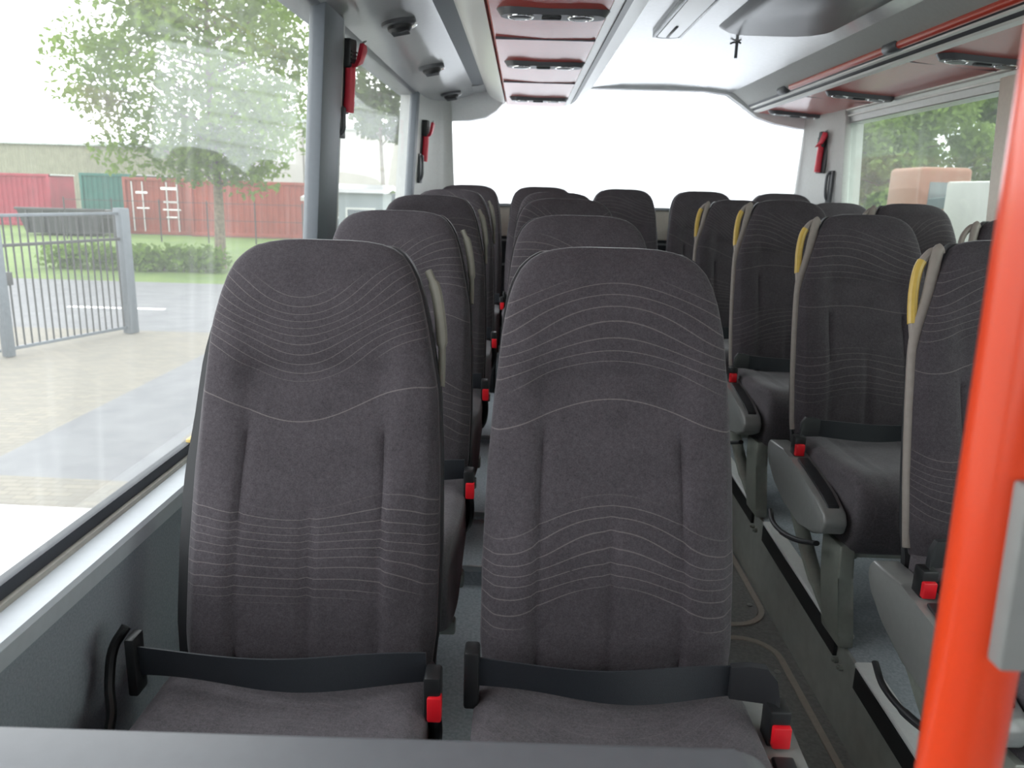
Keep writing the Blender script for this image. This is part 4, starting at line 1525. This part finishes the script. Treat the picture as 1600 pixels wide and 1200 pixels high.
def tree(x, y, h, r, label, m, seed, trunk=0.14, n=260, size=0.16, low=0.30, nb=26, name='tree', base=GZ - 0.04):
    rnd = random.Random(seed)
    t = empty(name, (x, y, base))
    tag(t, label, 'tree', 'trees outside the bus')
    bm = bmesh.new()
    pts = spline([(0, 0, -0.1), (0.05, 0, h * 0.25), (-0.05, 0.05, h * 0.5), (0.05, 0, h * 0.9)], 5)
    tube(bm, pts, [trunk * (1 - 0.8 * k / (len(pts) - 1)) for k in range(len(pts))], 10)
    blobs = []
    for k in range(nb):
        z = h * (low + (0.98 - low) * ((k + 0.5) / nb))
        f = (z / h - low) / (1 - low)
        rad = r * (0.55 + 0.9 * f * (1 - f) * 1.8) * rnd.uniform(0.35, 1.0)
        a = k * 2.399 + rnd.uniform(-0.3, 0.3)
        c = (rad * cos(a), rad * sin(a), z)
        blobs.append((c, r * rnd.uniform(0.26, 0.42)))
        zb = z - h * 0.06
        tube(bm, [(0, 0, max(zb, h * 0.2)), (c[0] * 0.5, c[1] * 0.5, zb + 0.04 * h), c], [trunk * 0.28, trunk * 0.16, trunk * 0.05], 5)
    finish('trunk', bm, BARK, t)
    finish('foliage', leaves(blobs, n, size, rnd), m, t, smooth=False)
    return t


tree(-8.95, 23.5, 9.6, 3.5, 'tall young tree with a slim pale trunk across the road, left window', LEAF1, 3, 0.17, 460, 0.115, 0.29, 44)
tree(-6.2, 35.5, 9.4, 2.3, 'leafy tree seen through the second left window', LEAF3, 8, 0.14, 190, 0.19, 0.50, 20)
for i, (x, y, h, r) in enumerate(((16.5, 37.0, 9.0, 3.4), (24.5, 39.0, 10.5, 3.8), (33.0, 40.0, 10.0, 3.8), (20.5, 46.5, 11.5, 3.8), (30.0, 49.0, 12.0, 4.2), (15.5, 25.0, 0, 0))):
    if h:
        tree(x, y, h, r, 'green bushy tree beyond the right window, %s' % ('above the orange truck', 'above the white trailer', 'nearest the orange pole', 'in the second line above the truck', 'in the second line above the trailer')[i],
             LEAFR if i % 2 else LEAFS, 20 + i, 0.2, 800, 0.17, 0.06, 34)
# low hedge
t = empty('hedge', (-11.6, 22.4, GZ - 0.04))
tag(t, 'low green hedge across the road beside the slim trunk', 'hedge')
rnd = random.Random(11)
finish('foliage', leaves([((-1.6 + 0.45 * k, rnd.uniform(-0.2, 0.2), 0.35), 0.55) for k in range(11)], 260, 0.10, rnd), LEAF2, t, smooth=False)
bm = bmesh.new()
for k in range(8):
    tube(bm, [(-1.6 + 0.6 * k, 0, -0.1), (-1.5 + 0.6 * k, 0.05, 0.5)], 0.02, 5)
finish('stem', bm, BARK, t)

# right side: orange truck and white trailer
t = empty('orange_truck', (12.2, 25.2, GZ - 0.04))
tag(t, 'orange brown truck parked beyond the right window', 'truck')
ORB = mat('truck_orange', (122, 68, 46), 0.5, noise=0.08)
bm = bmesh.new()
box(bm, (0.0, 0.0, 0.8), (1.6, 2.2, 3.55), 0.15, 3)
finish('cab', bm, ORB, t)
bm = bmesh.new()
box(bm, (1.5, 0.0, 0.9), (5.4, 2.2, 2.5), 0.04)
finish('tipper_body', bm, ORB, t)
bm = bmesh.new()
box(bm, (0.3, -0.02, 2.3), (1.3, 0.03, 3.1), 0.01)
finish('side_window', bm, GLD, t)
for x in (0.8, 3.6, 4.6):
    bm = bmesh.new()
    tube(bm, [(x, -0.05, 0.5), (x, 0.3, 0.5)], 0.5, 24)
    finish('wheel', bm, P_BLK, t)
t = empty('added_white_lorry', (-1.0, 12.95, GZ - 0.02))  # added lorry, whitens the rear view and the ceiling reflection
tag(t, 'white box lorry added across the road to fill the rear window with white', 'lorry')
bm = bmesh.new()
box(bm, (0.0, 0.0, 0.95), (5.6, 2.4, 4.3), 0.06)
finish('box_body', bm, mat('lorry_white', (236, 238, 242), 0.35, noise=0.02, nscale=2), t)
for k in range(7):
    bm = bmesh.new()
    box(bm, (0.08, -0.02, 1.25 + 0.42 * k), (5.52, 0.0, 1.29 + 0.42 * k), 0.004)
    finish('side_rib', bm, PALE, t)
bm = bmesh.new()
box(bm, (0.1, 0.2, 0.6), (5.5, 2.2, 0.97), 0.02)
finish('chassis', bm, DBAR, t)
for x in (1.0, 4.4):
    for y in (0.05, 2.0):
        bm = bmesh.new()
        tube(bm, [(x, y, 0.48), (x, y + 0.3, 0.48)], 0.48, 24)
        finish('wheel', bm, P_BLK, t)
t = empty('white_trailer', (10.9, 18.2, GZ - 0.04), R(8))
tag(t, 'plain white box trailer parked beyond the right window', 'trailer')
bm = bmesh.new()
box(bm, (0.0, 0.0, 0.7), (5.0, 2.3, 3.0), 0.05)
finish('body', bm, mat('trailer_white', (142, 138, 140), 0.4, noise=0.04, nscale=2), t)
for x in (1.6, 3.2):
    bm = bmesh.new()
    tube(bm, [(x, -0.03, 0.42), (x, 0.25, 0.42)], 0.42, 24)
    finish('wheel', bm, P_BLK, t)
bm = bmesh.new()
box(bm, (0.1, 0.05, 0.55), (4.9, 2.2, 0.75), 0.02)
finish('chassis', bm, DBAR, t)
